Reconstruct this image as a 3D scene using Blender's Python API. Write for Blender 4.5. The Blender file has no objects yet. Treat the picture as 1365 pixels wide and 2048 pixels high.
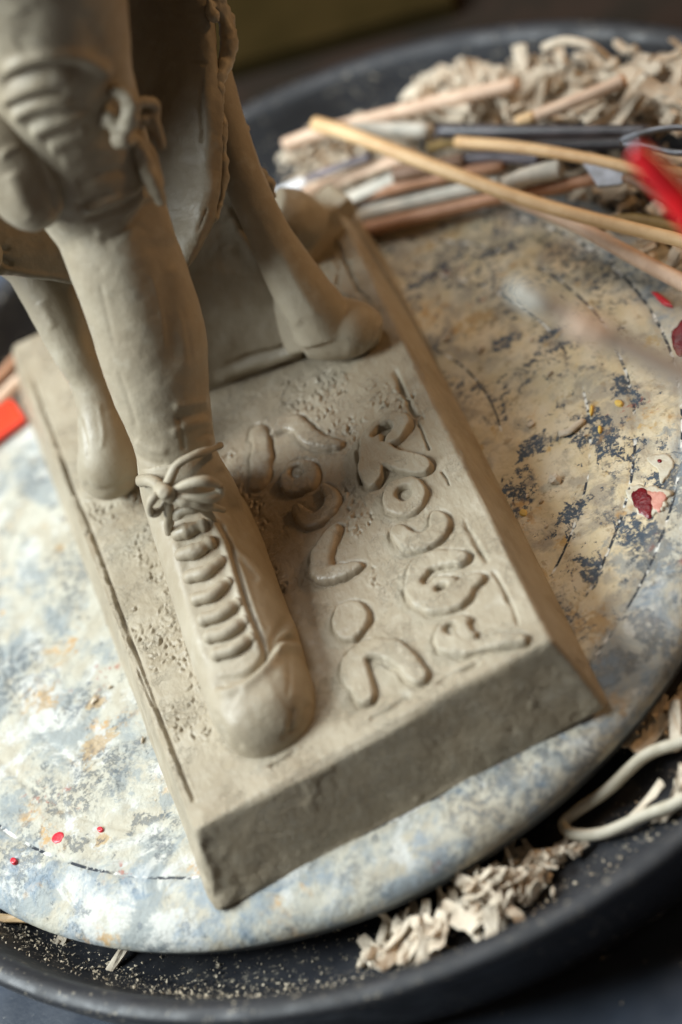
import bpy, math, random
import numpy as np
from mathutils import Vector, Matrix
random.seed(7); rng = np.random.default_rng(7)
sc = bpy.context.scene
COL = sc.collection
S = 0.01                                   # everything is laid out in centimetres, built in metres

# ------------------------------------------------------------------ camera
EYE = np.array([8.8605, -65.1446, 61.7999])
RT = np.array([0.86731643, -0.28930719, -0.4050476])
UP = np.array([0.49116385, 0.6294348, 0.60213778])
FW = np.array([-0.08074827, 0.72118873, -0.68801638])
FPX = 5627.6; ZF = 86.3
cd = bpy.data.cameras.new('camera'); cam = bpy.data.objects.new('camera', cd); COL.objects.link(cam)
cam.matrix_world = Matrix(((RT[0], UP[0], -FW[0], EYE[0]*S), (RT[1], UP[1], -FW[1], EYE[1]*S), (RT[2], UP[2], -FW[2], EYE[2]*S), (0, 0, 0, 1)))
cd.sensor_fit = 'VERTICAL'; cd.sensor_height = 36; cd.lens = 36*FPX/2048
cd.clip_start = 0.02; cd.clip_end = 50
cd.dof.use_dof = True; cd.dof.focus_distance = (ZF-.5)*S; cd.dof.aperture_fstop = 4.2
sc.camera = cam
# ------------------------------------------------------------------ light
w = bpy.data.worlds.new('World'); sc.world = w; w.use_nodes = True
bg = w.node_tree.nodes['Background']; bg.inputs[0].default_value = (1.0, 0.74, 0.50, 1); bg.inputs[1].default_value = 0.09
def area(name, loc, tgt, size, power, col, sy=None):
    l = bpy.data.lights.new(name, 'AREA'); l.energy = power; l.color = col; l.size = size
    if sy: l.shape = 'RECTANGLE'; l.size_y = sy
    o = bpy.data.objects.new(name, l); COL.objects.link(o); o.location = loc
    o.rotation_euler = (Vector(tgt)-Vector(loc)).to_track_quat('-Z', 'Y').to_euler()
area('window_light', (-1.15, 0.20, 1.15), (0, 0, 0.02), 0.9, 62, (0.89, 0.975, 1.0), 0.9)
area('ceiling_light', (-0.05, 0.68, 1.6), (0, 0, 0), 0.9, 15, (1.0, 0.97, 0.92))
area('warm_lamp', (0.95, 0.10, 0.35), (0, 0, 0.05), 0.09, 2.6, (1.0, 0.58, 0.26))
sc.view_settings.view_transform = 'Standard'; sc.view_settings.look = 'None'
sc.view_settings.exposure = 0.0; sc.view_settings.gamma = 1.0

# ------------------------------------------------------------------ helpers
H = 2.54                                   # plinth height
def U(x, y, z=H):                          # photo pixel -> point on the level z
    d = FW+((x-682.5)/FPX)*RT-((y-1024)/FPX)*UP
    return EYE+d*((z-EYE[2])/d[2])
def F(x, y, dz):                           # photo pixel -> point dz behind the plane of focus
    return EYE+(FW+((x-682.5)/FPX)*RT-((y-1024)/FPX)*UP)*(ZF+dz)
def PX(P):
    q = P-EYE; z = q@FW
    return np.stack([682.5+FPX*(q@RT)/z, 1024-FPX*(q@UP)/z], -1), z
def h3(i, j, k, s):
    n = (i*374761393+j*668265263+k*2147483647+s*1274126177) & 0xffffffff
    n = ((n ^ (n >> 13))*1274126177) & 0xffffffff
    n = ((n ^ (n >> 16))*2246822519) & 0xffffffff
    return ((n >> 8) & 0xffff)/65535.0
def vn(P, s=0):
    P = np.asarray(P, float); i = np.floor(P).astype(np.int64); f = P-i; f = f*f*f*(f*(f*6-15)+10)
    r = 0
    for a in (0, 1):
        for b in (0, 1):
            for c in (0, 1):
                r = r+h3(i[..., 0]+a, i[..., 1]+b, i[..., 2]+c, s)*(f[..., 0] if a else 1-f[..., 0])*(f[..., 1] if b else 1-f[..., 1])*(f[..., 2] if c else 1-f[..., 2])
    return r*2-1
def fbm(P, sc_, oct=3, s=0):
    P = np.asarray(P)*sc_; r = 0; a = 1
    for o in range(oct): r = r+a*vn(P*(2**o)+o*17.3, s+o); a *= .5
    return r
def ss(x, a, b):
    t = np.clip((x-a)/(b-a), 0, 1); return t*t*(3-2*t)
def cr(pts, n):                            # Catmull-Rom resample
    P = np.array(pts, float); P = np.vstack([2*P[0]-P[1], P, 2*P[-1]-P[-2]]); m = len(P)-3
    out = []
    for t in np.linspace(0, m, n):
        i = min(int(t), m-1); u = t-i; a, b, c, d = P[i:i+4]
        out.append(.5*((2*b)+(-a+c)*u+(2*a-5*b+4*c-d)*u*u+(-a+3*b-3*c+d)*u**3))
    return np.array(out)
def sdist(X, Y, pts):                      # distance to polyline + position along it
    best = np.full(X.shape, 1e9); tt = np.zeros(X.shape); n = len(pts)-1
    for i in range(n):
        ax, ay = pts[i][:2]; bx, by = pts[i+1][:2]
        dx, dy = bx-ax, by-ay; L2 = dx*dx+dy*dy+1e-12
        t = np.clip(((X-ax)*dx+(Y-ay)*dy)/L2, 0, 1); d = np.hypot(X-ax-t*dx, Y-ay-t*dy)
        k = d < best; best = np.where(k, d, best); tt = np.where(k, (i+t)/n, tt)
    return best, tt
def inpoly(X, Y, poly):
    c = np.zeros(X.shape, bool); n = len(poly)
    for i in range(n):
        x1, y1 = poly[i][:2]; x2, y2 = poly[(i+1) % n][:2]
        k = ((y1 > Y) != (y2 > Y)); c ^= k & (X < (x2-x1)*(Y-y1)/((y2-y1) if y2 != y1 else 1e-9)+x1)
    return c
ORG = {}
def mesh(name, V, Fs, smooth=True):
    me = bpy.data.meshes.new(name); V = np.asarray(V, np.float32)
    if isinstance(Fs, np.ndarray):
        me.vertices.add(len(V)); me.vertices.foreach_set('co', V.ravel())
        k = Fs.shape[1]; me.loops.add(Fs.size); me.loops.foreach_set('vertex_index', Fs.astype(np.int32).ravel())
        me.polygons.add(len(Fs)); me.polygons.foreach_set('loop_start', np.arange(0, Fs.size, k, dtype=np.int32))
        me.polygons.foreach_set('loop_total', np.full(len(Fs), k, np.int32)); me.update(calc_edges=True); me.validate()
    else:
        me.from_pydata(V.tolist(), [], [list(f) for f in Fs]); me.validate()
    if smooth: me.polygons.foreach_set('use_smooth', np.ones(len(me.polygons), bool))
    me.update(); return me
def tag(o, label=None, cat=None, group=None, kind=None):
    if label: o['label'] = label
    if cat: o['category'] = cat
    if group: o['group'] = group
    if kind: o['kind'] = kind
    return o
def empty(name, org, *a, **k):
    o = bpy.data.objects.new(name, None); COL.objects.link(o); o.empty_display_size = .01
    org = np.array(org, float); o.location = org*S; ORG[o.name] = org
    return tag(o, *a, **k)
def obj(name, V, Fs, mat, parent=None, smooth=True):
    V = np.asarray(V, float)
    org = np.array([V[:, 0].mean(), V[:, 1].mean(), V[:, 2].min()])
    me = mesh(name, (V-org)*S, Fs, smooth); me.materials.append(mat)
    o = bpy.data.objects.new(name, me); COL.objects.link(o); ORG[o.name] = org
    if parent: o.parent = parent; o.location = (org-ORG[parent.name])*S
    else: o.location = org*S
    return o
def gridfaces(nu, nv, closeu=False, off=0, flip=False):
    i, j = np.meshgrid(np.arange(nu if closeu else nu-1), np.arange(nv-1), indexing='ij')
    i2 = (i+1) % nu
    q = np.stack([i*nv+j, i2*nv+j, i2*nv+j+1, i*nv+j+1], -1).reshape(-1, 4)+off
    return q[:, ::-1] if flip else q
def tube(C, R, seg=12, R2=None, ref=None, fn=None):
    """closed tube through centres C with radii R (and R2 across); poles at both ends"""
    C = np.array(C, float); n = len(C); R = np.broadcast_to(R, n) if np.ndim(R) == 0 else np.array(R, float)
    R2 = R if R2 is None else (np.full(n, R2) if np.ndim(R2) == 0 else np.array(R2, float))
    T = np.gradient(C, axis=0); T /= np.linalg.norm(T, axis=1)[:, None]+1e-12
    if ref is None:
        ref = np.array([0, 0, 1.]) if abs(T[:, 2].mean()) < .8 else np.array([1., 0, 0])
    A = np.cross(T, ref); A /= np.linalg.norm(A, axis=1)[:, None]+1e-12; B = np.cross(T, A)
    th = np.linspace(0, 2*np.pi, seg, endpoint=False)
    V = C[:, None]+R[:, None, None]*np.cos(th)[None, :, None]*A[:, None]+R2[:, None, None]*np.sin(th)[None, :, None]*B[:, None]
    V = V.reshape(-1, 3); Fs = []
    for i in range(n-1):
        for j in range(seg):
            k = (j+1) % seg; Fs.append((i*seg+j, i*seg+k, (i+1)*seg+k, (i+1)*seg+j))
    a, b = len(V), len(V)+1
    V = np.vstack([V, C[0]-T[0]*min(R[0], R2[0])*.35, C[-1]+T[-1]*min(R[-1], R2[-1])*.35])
    for j in range(seg):
        k = (j+1) % seg; Fs.append((a, k, j)); Fs.append((b, (n-1)*seg+j, (n-1)*seg+k))
    return V, Fs
def join(parts):
    Vs, Fs, o = [], [], 0
    for V, Fc in parts:
        Vs.append(V); Fs += [tuple(i+o for i in f) for f in Fc]; o += len(V)
    return np.vstack(Vs), Fs
def loft(rows, n=60, seg=48, flat=1.0):
    """rows: (px, py, dz, radius px[, depth radius factor])"""
    rows = [tuple(r)+(flat,) if len(r) == 4 else r for r in rows]
    Q = cr([(r[0], r[1], r[2], r[3], r[4]) for r in rows], n)
    C = np.array([F(a, b, c) for a, b, c, _, _ in Q]); R = Q[:, 3]*(ZF+Q[:, 2])/FPX
    return tube(C, R, seg, R*Q[:, 4], ref=FW)
def remesh(parts, vox=.07, smooth=4):
    V, Fs = join(parts); me = bpy.data.meshes.new('tmp'); me.from_pydata(V.tolist(), [], Fs)
    o = bpy.data.objects.new('tmp', me); COL.objects.link(o)
    m = o.modifiers.new('r', 'REMESH'); m.mode = 'VOXEL'; m.voxel_size = vox; m.use_smooth_shade = True
    if smooth: m = o.modifiers.new('s', 'SMOOTH'); m.factor = .5; m.iterations = smooth
    dg = bpy.context.evaluated_depsgraph_get(); e = o.evaluated_get(dg); m2 = bpy.data.meshes.new_from_object(e)
    V = np.zeros(len(m2.vertices)*3); m2.vertices.foreach_get('co', V); V = V.reshape(-1, 3)
    N = np.zeros(len(m2.vertices)*3); m2.vertices.foreach_get('normal', N); N = N.reshape(-1, 3)
    k = [len(p.vertices) for p in m2.polygons]
    if min(k) == 4 == max(k):
        q = np.zeros(len(m2.polygons)*4, np.int32); m2.polygons.foreach_get('vertices', q); q = q.reshape(-1, 4)
    else: q = [tuple(p.vertices) for p in m2.polygons]
    bpy.data.objects.remove(o); bpy.data.meshes.remove(me); bpy.data.meshes.remove(m2)
    return V, N, q
def sculpt(V, N, strokes, scale=1.0):
    """modelling-tool strokes: (pixel polyline, width px, height cm) pressed along the surface normals where they face the viewer"""
    p, _ = PX(V); face = ss(-(N@FW), .0, .35); D = np.zeros(len(V))
    for pts, wd, amp in strokes:
        pts = cr([q[:2] for q in pts], max(6, 5*len(pts))) if len(pts) > 2 else pts
        d, t = sdist(p[:, 0], p[:, 1], pts)
        D += amp*np.exp(-(d/wd)**2)*ss(t, -.001, .12)*ss(-t, -1.001, -.85)
    return V+N*(D*face*scale)[:, None]
VIEW = -FW

# ------------------------------------------------------------------ materials
def newmat(name):
    m = bpy.data.materials.new(name); m.use_nodes = True; nt = m.node_tree
    b = nt.nodes['Principled BSDF']; return m, nt, b
class NB:
    def __init__(s, nt): s.nt = nt; s.tc = nt.nodes.new('ShaderNodeTexCoord'); s.geo = nt.nodes.new('ShaderNodeNewGeometry')
    def L(s, a, b): s.nt.links.new(a, b)
    def pos(s): return s.geo.outputs['Position']
    def noise(s, scale, detail=4, rough=.55, dist=0, vec=None, off=0):
        n = s.nt.nodes.new('ShaderNodeTexNoise'); n.inputs['Scale'].default_value = scale; n.inputs['Detail'].default_value = detail
        n.inputs['Roughness'].default_value = rough; n.inputs['Distortion'].default_value = dist
        v = vec or s.pos()
        if off:
            a = s.nt.nodes.new('ShaderNodeVectorMath'); a.operation = 'ADD'; s.L(v, a.inputs[0]); a.inputs[1].default_value = (off, off*.7, off*.3); v = a.outputs[0]
        s.L(v, n.inputs['Vector']); return n.outputs['Fac']
    def vor(s, scale, feat='F1', off=0):
        n = s.nt.nodes.new('ShaderNodeTexVoronoi'); n.feature = feat; n.inputs['Scale'].default_value = scale; s.L(s.pos(), n.inputs['Vector']); return n.outputs[0]
    def ramp(s, f, a, b, lo=0., hi=1.):
        n = s.nt.nodes.new('ShaderNodeMapRange'); n.interpolation_type = 'SMOOTHSTEP'
        for k, v in (('From Min', a), ('From Max', b), ('To Min', lo), ('To Max', hi)): n.inputs[k].default_value = v
        s.L(f, n.inputs['Value']); return n.outputs[0]
    def m(s, op, a, b=None):
        n = s.nt.nodes.new('ShaderNodeMath'); n.operation = op
        for i, x in enumerate((a, b)):
            if x is None: continue
            if isinstance(x, (int, float)): n.inputs[i].default_value = x
            else: s.L(x, n.inputs[i])
        return n.outputs[0]
    def mix(s, f, a, b):
        n = s.nt.nodes.new('ShaderNodeMix'); n.data_type = 'RGBA'
        if isinstance(f, (int, float)): n.inputs[0].default_value = f
        else: s.L(f, n.inputs[0])
        for k, x in ((6, a), (7, b)):
            if isinstance(x, tuple): n.inputs[k].default_value = x+(1,)
            else: s.L(x, n.inputs[k])
        return n.outputs[2]
    def bump(s, h, strength, dist, base=None):
        n = s.nt.nodes.new('ShaderNodeBump'); n.inputs['Strength'].default_value = strength; n.inputs['Distance'].default_value = dist
        s.L(h, n.inputs['Height'])
        if base: s.L(base, n.inputs['Normal'])
        return n.outputs[0]
    def xyz(s):
        n = s.nt.nodes.new('ShaderNodeSeparateXYZ'); s.L(s.pos(), n.inputs[0]); return n.outputs
    def scaled(s, v):
        n = s.nt.nodes.new('ShaderNodeVectorMath'); n.operation = 'MULTIPLY'; s.L(s.pos(), n.inputs[0]); n.inputs[1].default_value = v; return n.outputs[0]
def clay(name, wet=0.0, streak=(1, 1, 1), dark=1.0, bumpy=1.0):
    m, nt, b = newmat(name); n = NB(nt)
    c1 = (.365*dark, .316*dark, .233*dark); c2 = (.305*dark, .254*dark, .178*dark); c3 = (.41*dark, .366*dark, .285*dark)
    col = n.mix(n.ramp(n.noise(45, 4), .35, .7), c1, c2)
    col = n.mix(n.ramp(n.noise(140, 5, .6, off=3), .5, .8), col, c3)
    col = n.mix(n.ramp(n.noise(900, 2, off=5), .62, .8, 0, .35), col, (.20*dark, .15*dark, .10*dark))
    col = n.mix(n.ramp(n.noise(16, 5, .6, .4, off=14), .42, .62, 0, .30), col, (.25*dark, .20*dark, .135*dark))
    # damp patch round the name, in the middle of the plinth
    x, y, z = n.xyz()
    dx = n.m('SUBTRACT', x, .002); dy = n.m('SUBTRACT', y, -.005)
    r = n.m('SQRT', n.m('ADD', n.m('MULTIPLY', dx, dx), n.m('MULTIPLY', n.m('MULTIPLY', dy, dy), .25)))
    r = n.m('ADD', r, n.m('MULTIPLY', n.noise(60, 3, off=2), .02))
    wetf = n.ramp(r, .058, .022, 0, 1.0 if wet else 0)
    wetb = n.m('MULTIPLY', wetf, n.ramp(n.noise(160, 4, off=9), .35, .6))
    col = n.mix(n.m('MULTIPLY', wetf, .45), col, (.215, .16, .112))
    n.L(col, b.inputs['Base Color'])
    if wet:
        q = U(903, 930); vd = nt.nodes.new('ShaderNodeVectorMath'); vd.operation = 'DISTANCE'; n.L(n.pos(), vd.inputs[0]); vd.inputs[1].default_value = tuple(q*S)
        col = n.mix(n.ramp(vd.outputs['Value'], .0050, .0036, 0, .5), col, (.50, .45, .35)); n.L(col, b.inputs['Base Color'])
    ro = n.ramp(n.noise(120, 4, off=1), .3, .7, .40, .62)
    ro2 = n.m('SUBTRACT', ro, n.m('MULTIPLY', wetb, .30)); n.L(ro2, b.inputs['Roughness'])
    b.inputs['Specular IOR Level'].default_value = .42
    f1 = n.noise(2200, 3, .6, vec=None); f2 = n.noise(420, 4, .6, vec=n.scaled(streak)); f3 = n.noise(110, 3, off=4)
    f4 = n.ramp(n.noise(650, 6, .75, .6, off=6), .40, .52, -1, 0); f5 = n.m('MULTIPLY', f4, n.ramp(n.noise(70, 3, off=8), .45, .6, 0, .22 if wet else .06))
    hgt = n.m('ADD', f5, n.m('ADD', n.m('ADD', n.m('MULTIPLY', f1, .16), n.m('MULTIPLY', f2, .55)), n.m('MULTIPLY', f3, .9)))
    n.L(n.bump(hgt, .75*bumpy, .0010), b.inputs['Normal']); return m
M_clay = clay('grey_brown_clay', wet=1, streak=(1, .35, 1))
M_figure = clay('smoothed_clay', streak=(.6, .6, .25), bumpy=.6)
M_shaded = clay('shaded_clay', dark=.80, streak=(.6, .6, .25), bumpy=.7)  # same clay darkened: shade on cloth and slab put into the colour
def wheelmat():
    m, nt, b = newmat('plaster_crusted_wheel'); n = NB(nt); x, y, z = n.xyz()
    cx = n.m('SUBTRACT', x, WC[0]*S); cy = n.m('SUBTRACT', y, WC[1]*S)
    r = n.m('SQRT', n.m('ADD', n.m('MULTIPLY', cx, cx), n.m('MULTIPLY', cy, cy)))
    wob = n.m('MULTIPLY', n.m('SUBTRACT', n.noise(38, 4), .5), .07)
    side = n.ramp(n.m('ADD', n.m('ADD', x, n.m('MULTIPLY', y, .35)), wob), -.03, .05)      # old slip over this half
    rim = n.ramp(n.m('ADD', r, n.m('MULTIPLY', n.m('SUBTRACT', n.noise(70, 5), .5), .02)), .128, .138)
    tanf = n.m('MULTIPLY', side, n.m('SUBTRACT', 1.0, rim))
    cream = n.mix(n.ramp(n.noise(85, 5, .6), .4, .62), (.47, .455, .385), (.42, .385, .305))
    cream = n.mix(n.ramp(n.noise(30, 7, .68, .5, off=7), .48, .60, 0, .9), cream, (.27, .295, .295))
    cream = n.mix(n.ramp(n.noise(48, 7, .7, .5, off=17), .52, .60), cream, (.51, .51, .475))
    tan = n.mix(n.ramp(n.noise(90, 5, .6, off=2), .38, .64), (.60, .50, .32), (.64, .56, .41))
    tan = n.mix(n.ramp(n.noise(60, 6, .68, .3, off=8), .48, .62), tan, (.38, .33, .25))
    tan = n.mix(n.ramp(n.noise(200, 6, .7, off=28), .56, .64, 0, .7), tan, (.33, .25, .15))
    tan = n.mix(n.ramp(n.noise(75, 6, .65, off=12), .60, .68), tan, (.50, .34, .14))
    col = n.mix(tanf, cream, tan)
    # blue-black enamel showing through where the crust has flaked
    big = n.ramp(n.noise(34, 5, .6, .4, off=21), .50, .60)
    fl = n.ramp(n.noise(420, 8, .78, .2, off=5), .505, .535)
    spk = n.m('MULTIPLY', big, fl)
    blot = n.m('MULTIPLY', n.ramp(n.noise(120, 8, .76, .2, off=31), .60, .615), n.ramp(n.noise(900, 3), .38, .46))
    blue = n.m('MAXIMUM', spk, blot)
    amt = n.m('ADD', .6, n.m('MULTIPLY', tanf, .4))
    wn = n.noise(160, 7, .75, .4, off=15); wn2 = n.noise(45, 5, .65, .3, off=18)
    def patches(L_, soft=.10):
        tot = None
        for px, py, rx, ry, rot in L_:
            c0 = U(px, py, 0); rx, ry = rx/62*S, ry/46*S; cr_, sr_ = math.cos(rot), math.sin(rot)
            dx = n.m('SUBTRACT', x, c0[0]*S); dy = n.m('SUBTRACT', y, c0[1]*S)
            u = n.m('MULTIPLY', n.m('ADD', n.m('MULTIPLY', dx, cr_), n.m('MULTIPLY', dy, sr_)), 1/rx); v = n.m('MULTIPLY', n.m('ADD', n.m('MULTIPLY', dx, -sr_), n.m('MULTIPLY', dy, cr_)), 1/ry)
            d = n.m('SQRT', n.m('ADD', n.m('MULTIPLY', u, u), n.m('MULTIPLY', v, v)))
            tot = d if tot is None else n.m('MINIMUM', tot, d)
        e = n.m('ADD', tot, n.m('ADD', n.m('MULTIPLY', n.m('SUBTRACT', wn, .44), 4.4), n.m('MULTIPLY', n.m('SUBTRACT', wn2, .5), 2.0)))
        return n.ramp(e, .95, .95-soft)
    dark_ = patches([(1200, 870, 55, 95, .3), (1245, 775, 40, 55, .3), (1345, 965, 60, 70, 0), (1070, 890, 45, 22, .5), (1022, 985, 20, 34, .6), (1135, 1045, 75, 30, .5), (1185, 1135, 45, 32, 0), (1305, 1085, 55, 75, .2), (1255, 1060, 25, 30, 0), (870, 545, 70, 16, 0), (1000, 500, 60, 16, -.4), (1010, 690, 40, 18, 0), (1100, 670, 30, 14, 0), (1215, 1330, 50, 40, .4), (1290, 1260, 40, 60, .4), (1150, 1500, 40, 22, .6), (1000, 1560, 60, 18, .6), (150, 1690, 70, 20, -.3), (300, 1640, 50, 16, -.3), (60, 1720, 40, 14, -.3)])
    dark_ = n.m('MULTIPLY', dark_, n.ramp(n.noise(520, 7, .78, off=71), .43, .48))
    blue = n.m('MAXIMUM', blue, dark_)
    grey_ = patches([(75, 1150, 55, 120, .2), (118, 1255, 22, 90, .15), (130, 1395, 60, 50, .2), (40, 1290, 50, 40, 0), (240, 1560, 60, 40, 0), (240, 1690, 60, 26, 0), (1240, 1120, 60, 60, .4), (1330, 870, 50, 22, 0), (330, 1600, 40, 60, 0), (30, 1600, 50, 60, 0)], .5)
    col = n.mix(n.m('MULTIPLY', grey_, .7), col, (.235, .265, .275))
    och_ = patches([(80, 1400, 55, 45, .3), (185, 1500, 60, 30, .4), (205, 1680, 30, 40, 0), (1190, 1250, 70, 60, .5), (120, 1100, 26, 20, 0), (190, 1405, 26, 16, 0), (880, 480, 90, 18, 0), (1050, 1150, 50, 50, 0), (960, 640, 60, 30, 0)], .4)
    col = n.mix(n.m('MULTIPLY', och_, .65), col, (.40, .255, .10))
    col = n.mix(n.m('MULTIPLY', blue, amt), col, n.mix(n.noise(150, 2), (.022, .032, .048), (.085, .115, .15)))
    # thin bluish wash on the rounded rim
    wash = n.m('MULTIPLY', n.ramp(n.noise(52, 7, .72, .4, off=41), .47, .60), rim)
    col = n.mix(n.m('MULTIPLY', wash, .6), col, (.15, .22, .30))
    och = n.m('MULTIPLY', n.ramp(n.noise(40, 4, off=51), .58, .68), n.ramp(n.noise(260, 5, .7, off=3), .46, .58))
    col = n.mix(n.m('MULTIPLY', och, .8), col, (.47, .27, .09))
    rst = n.m('MULTIPLY', n.ramp(n.noise(30, 3, off=61), .60, .66), n.ramp(n.noise(320, 5, .7, off=6), .56, .62))
    col = n.mix(n.m('MULTIPLY', rst, .6), col, (.33, .07, .04))
    # turned lines: enamel or plaster in them, worn in dashes
    for rr, wd in ((G1R, .0007), (G2R, .0007), (G3R, .0006), (7.6, .0005)):
        d = n.m('ABSOLUTE', n.m('SUBTRACT', r, rr*S)); line = n.ramp(d, wd, wd*.5)
        dash = n.m('MULTIPLY', n.ramp(n.noise(75, 3, off=rr), .46, .52), side) if rr != G1R else n.ramp(n.noise(60, 4, .6, off=rr), .44, .5)
        dash = n.m('MULTIPLY', dash, n.ramp(n.noise(600, 3, off=rr), .36, .46)); wht = n.ramp(n.noise(190, 2, off=rr*2), .5, .56)
        col = n.mix(n.m('MULTIPLY', line, dash), col, n.mix(wht, (.025, .03, .04), (.72, .71, .66)))
    side_d = n.ramp(z, -.0125, -.0105); col = n.mix(n.m('MULTIPLY', n.m('SUBTRACT', 1.0, side_d), .85), col, (.04, .05, .06))
    n.L(col, b.inputs['Base Color']); n.L(n.ramp(blue, 0, 1, .72, .38), b.inputs['Roughness'])
    b.inputs['Specular IOR Level'].default_value = .35
    hh = n.m('ADD', n.m('MULTIPLY', n.noise(260, 6, .65), 1.0), n.m('ADD', n.m('MULTIPLY', blue, -.16), n.m('MULTIPLY', n.noise(900, 3), .25)))
    n.L(n.bump(hh, .6, .0012), b.inputs['Normal']); return m
WC = (-.12, .78); G1R, G2R, G3R = 13.45, 11.93, 10.46
M_wheel = wheelmat()
def simple(name, col, rough=.5, spec=.5, metal=0, col2=None, nscale=200, bump=.2, bd=.0005, stretch=None, em=None):
    m, nt, b = newmat(name); n = NB(nt)
    col2 = col2 or tuple(c*.7 for c in col)
    v = n.scaled(stretch) if stretch else None
    f = n.ramp(n.noise(nscale, 5, .6, vec=v), .38, .66)
    n.L(n.mix(f, col, col2), b.inputs['Base Color']); b.inputs['Roughness'].default_value = rough
    b.inputs['Specular IOR Level'].default_value = spec; b.inputs['Metallic'].default_value = metal
    n.L(n.bump(n.noise(nscale*3, 4, .6, vec=v), bump, bd), b.inputs['Normal']); return m
def dusty(name, col, dust, amount, scale=300, rough=.45):
    m, nt, b = newmat(name); n = NB(nt)
    f = n.m('MULTIPLY', n.ramp(n.noise(scale, 6, .7), .62-amount*.2, .72-amount*.1), n.ramp(n.noise(35, 3, off=2), .38, .62))
    c = n.mix(n.ramp(n.noise(25, 3), .3, .7), col, tuple(x*1.7 for x in col))
    n.L(n.mix(f, c, dust), b.inputs['Base Color']); n.L(n.ramp(n.noise(90, 4), .3, .7, rough*.8, rough*1.3), b.inputs['Roughness'])
    n.L(n.bump(n.noise(700, 4), .25, .0004), b.inputs['Normal']); return m
M_tray = dusty('black_tray_plastic', (.010, .011, .014), (.34, .30, .23), .25, 380, .55)
M_table = dusty('dark_table_top', (.034, .042, .058), (.30, .29, .27), .0, 240, .38)
M_board = simple('olive_brown_board', (.026, .017, .005), .95, .05, 0, (.018, .012, .003), 20)
M_plank = simple('dark_brown_plank', (.022, .014, .010), .9, .1, 0, (.014, .011, .008), 30)
M_scrap = simple('dry_clay_scrap', (.62, .54, .43), .8, .25, 0, (.50, .42, .32), 300, .5, .0006)
M_dust = simple('clay_dust', (.58, .50, .38), .85, .2, 0, (.42, .35, .25), 900, .1)
WOOD = {
 'honey': simple('honey_wood', (.72, .50, .27), .5, .4, 0, (.62, .40, .20), 120, .2, .0003),
 'pink': simple('pale_pinkish_wood', (.72, .53, .39), .55, .4, 0, (.60, .42, .30), 110, .2, .0003),
 'copper': simple('reddish_wood', (.46, .25, .15), .5, .4, 0, (.38, .19, .10), 120, .2, .0003),
 'grey': simple('clay_covered_wood', (.58, .55, .48), .7, .3, 0, (.44, .43, .38), 160, .3, .0004),
 'dark': simple('dark_grey_lacquer', (.035, .034, .042), .35, .5, 0, (.07, .065, .075), 90, .1, .0002),
 'lilac': simple('lilac_grey_lacquer', (.22, .20, .23), .4, .5, 0, (.12, .11, .13), 90, .1, .0002),
 'white': simple('white_plastic', (.82, .84, .86), .35, .5, 0, (.7, .72, .76), 90, .05, .0002),
 'brown': simple('brown_wood', (.17, .095, .055), .5, .4, 0, (.24, .15, .10), 80, .2, .0003),
 'metal': simple('dull_steel', (.26, .28, .32), .45, .5, .8, (.18, .19, .21), 160, .1, .0002),
 'red': simple('deep_red_plastic', (.48, .006, .010), .3, .5, 0, (.30, .004, .008), 70, .1, .0002),
 'orange': simple('bright_orange_red_plastic', (.85, .055, .018), .35, .5, 0, (.72, .04, .014), 40, .05, .0002),
 'ochre': simple('ochre_wood', (.36, .24, .08), .55, .4, 0, (.25, .16, .05), 120, .2, .0003),
}
M_redpaint = simple('red_paint', (.62, .03, .05), .3, .6, 0, (.5, .02, .035), 300, .2)
M_darkred = simple('dark_red_paint', (.17, .006, .012), .18, .6, 0, (.10, .004, .010), 260, .5, .0008)
M_pinkpaint = simple('pink_chalky_paint', (.60, .30, .24), .6, .3, 0, (.50, .20, .15), 260, .5, .0008)
M_whitepaint = simple('white_gesso', (.58, .54, .44), .6, .3, 0, (.50, .44, .33), 260, .5, .0008)
M_gold = simple('yellow_paint', (.72, .48, .10), .5, .4, 0, (.6, .42, .12), 260, .5, .0008)
M_cord = simple('cream_clay_coil', (.50, .46, .37), .55, .35, 0, (.42, .38, .29), 160, .3, .0004)

# ------------------------------------------------------------------ table, board
def box(cx, cy, cz, sx, sy, sz, rz=0):
    V = np.array([(x, y, z) for x in (-.5, .5) for y in (-.5, .5) for z in (-.5, .5)])*(sx, sy, sz)
    c, s = math.cos(rz), math.sin(rz); V = V@np.array([[c, s, 0], [-s, c, 0], [0, 0, 1]])+(cx, cy, cz)
    return V, [(0, 1, 3, 2), (4, 6, 7, 5), (0, 4, 5, 1), (2, 3, 7, 6), (0, 2, 6, 4), (1, 5, 7, 3)]
V, Fc = box(0, 60, -5.2, 400, 400, 2); tag(obj('table_top', V, Fc, M_table, smooth=False), 'dark dusty work table under the black tray', kind='structure')
V, Fc = box(0, 0, 0, 26, 34, .8); a = math.radians(-23.4); c, s = math.cos(a), math.sin(a)
V = np.stack([V[:, 0]*c-V[:, 1]*s, V[:, 0]*s+V[:, 1]*c, V[:, 2]], -1)+np.array([1.5+.4*17, 29.9+.92*17, -3.44])
tag(obj('board', V, Fc, M_board, smooth=False), 'olive brown board lying on the table behind the tray', 'board')

V, Fc = box(0, 0, 0, 90, 40, .35); V = np.stack([V[:, 0]*c-V[:, 1]*s, V[:, 0]*s+V[:, 1]*c, V[:, 2]], -1)+np.array([2.6+.4*40.6, 1.15+.92*40.6, -4.02])
V[:, 2] += .0; tag(obj('plank', V, Fc, M_plank, smooth=False), 'wide dark brown plank on the table behind the tray', 'plank')
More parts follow.
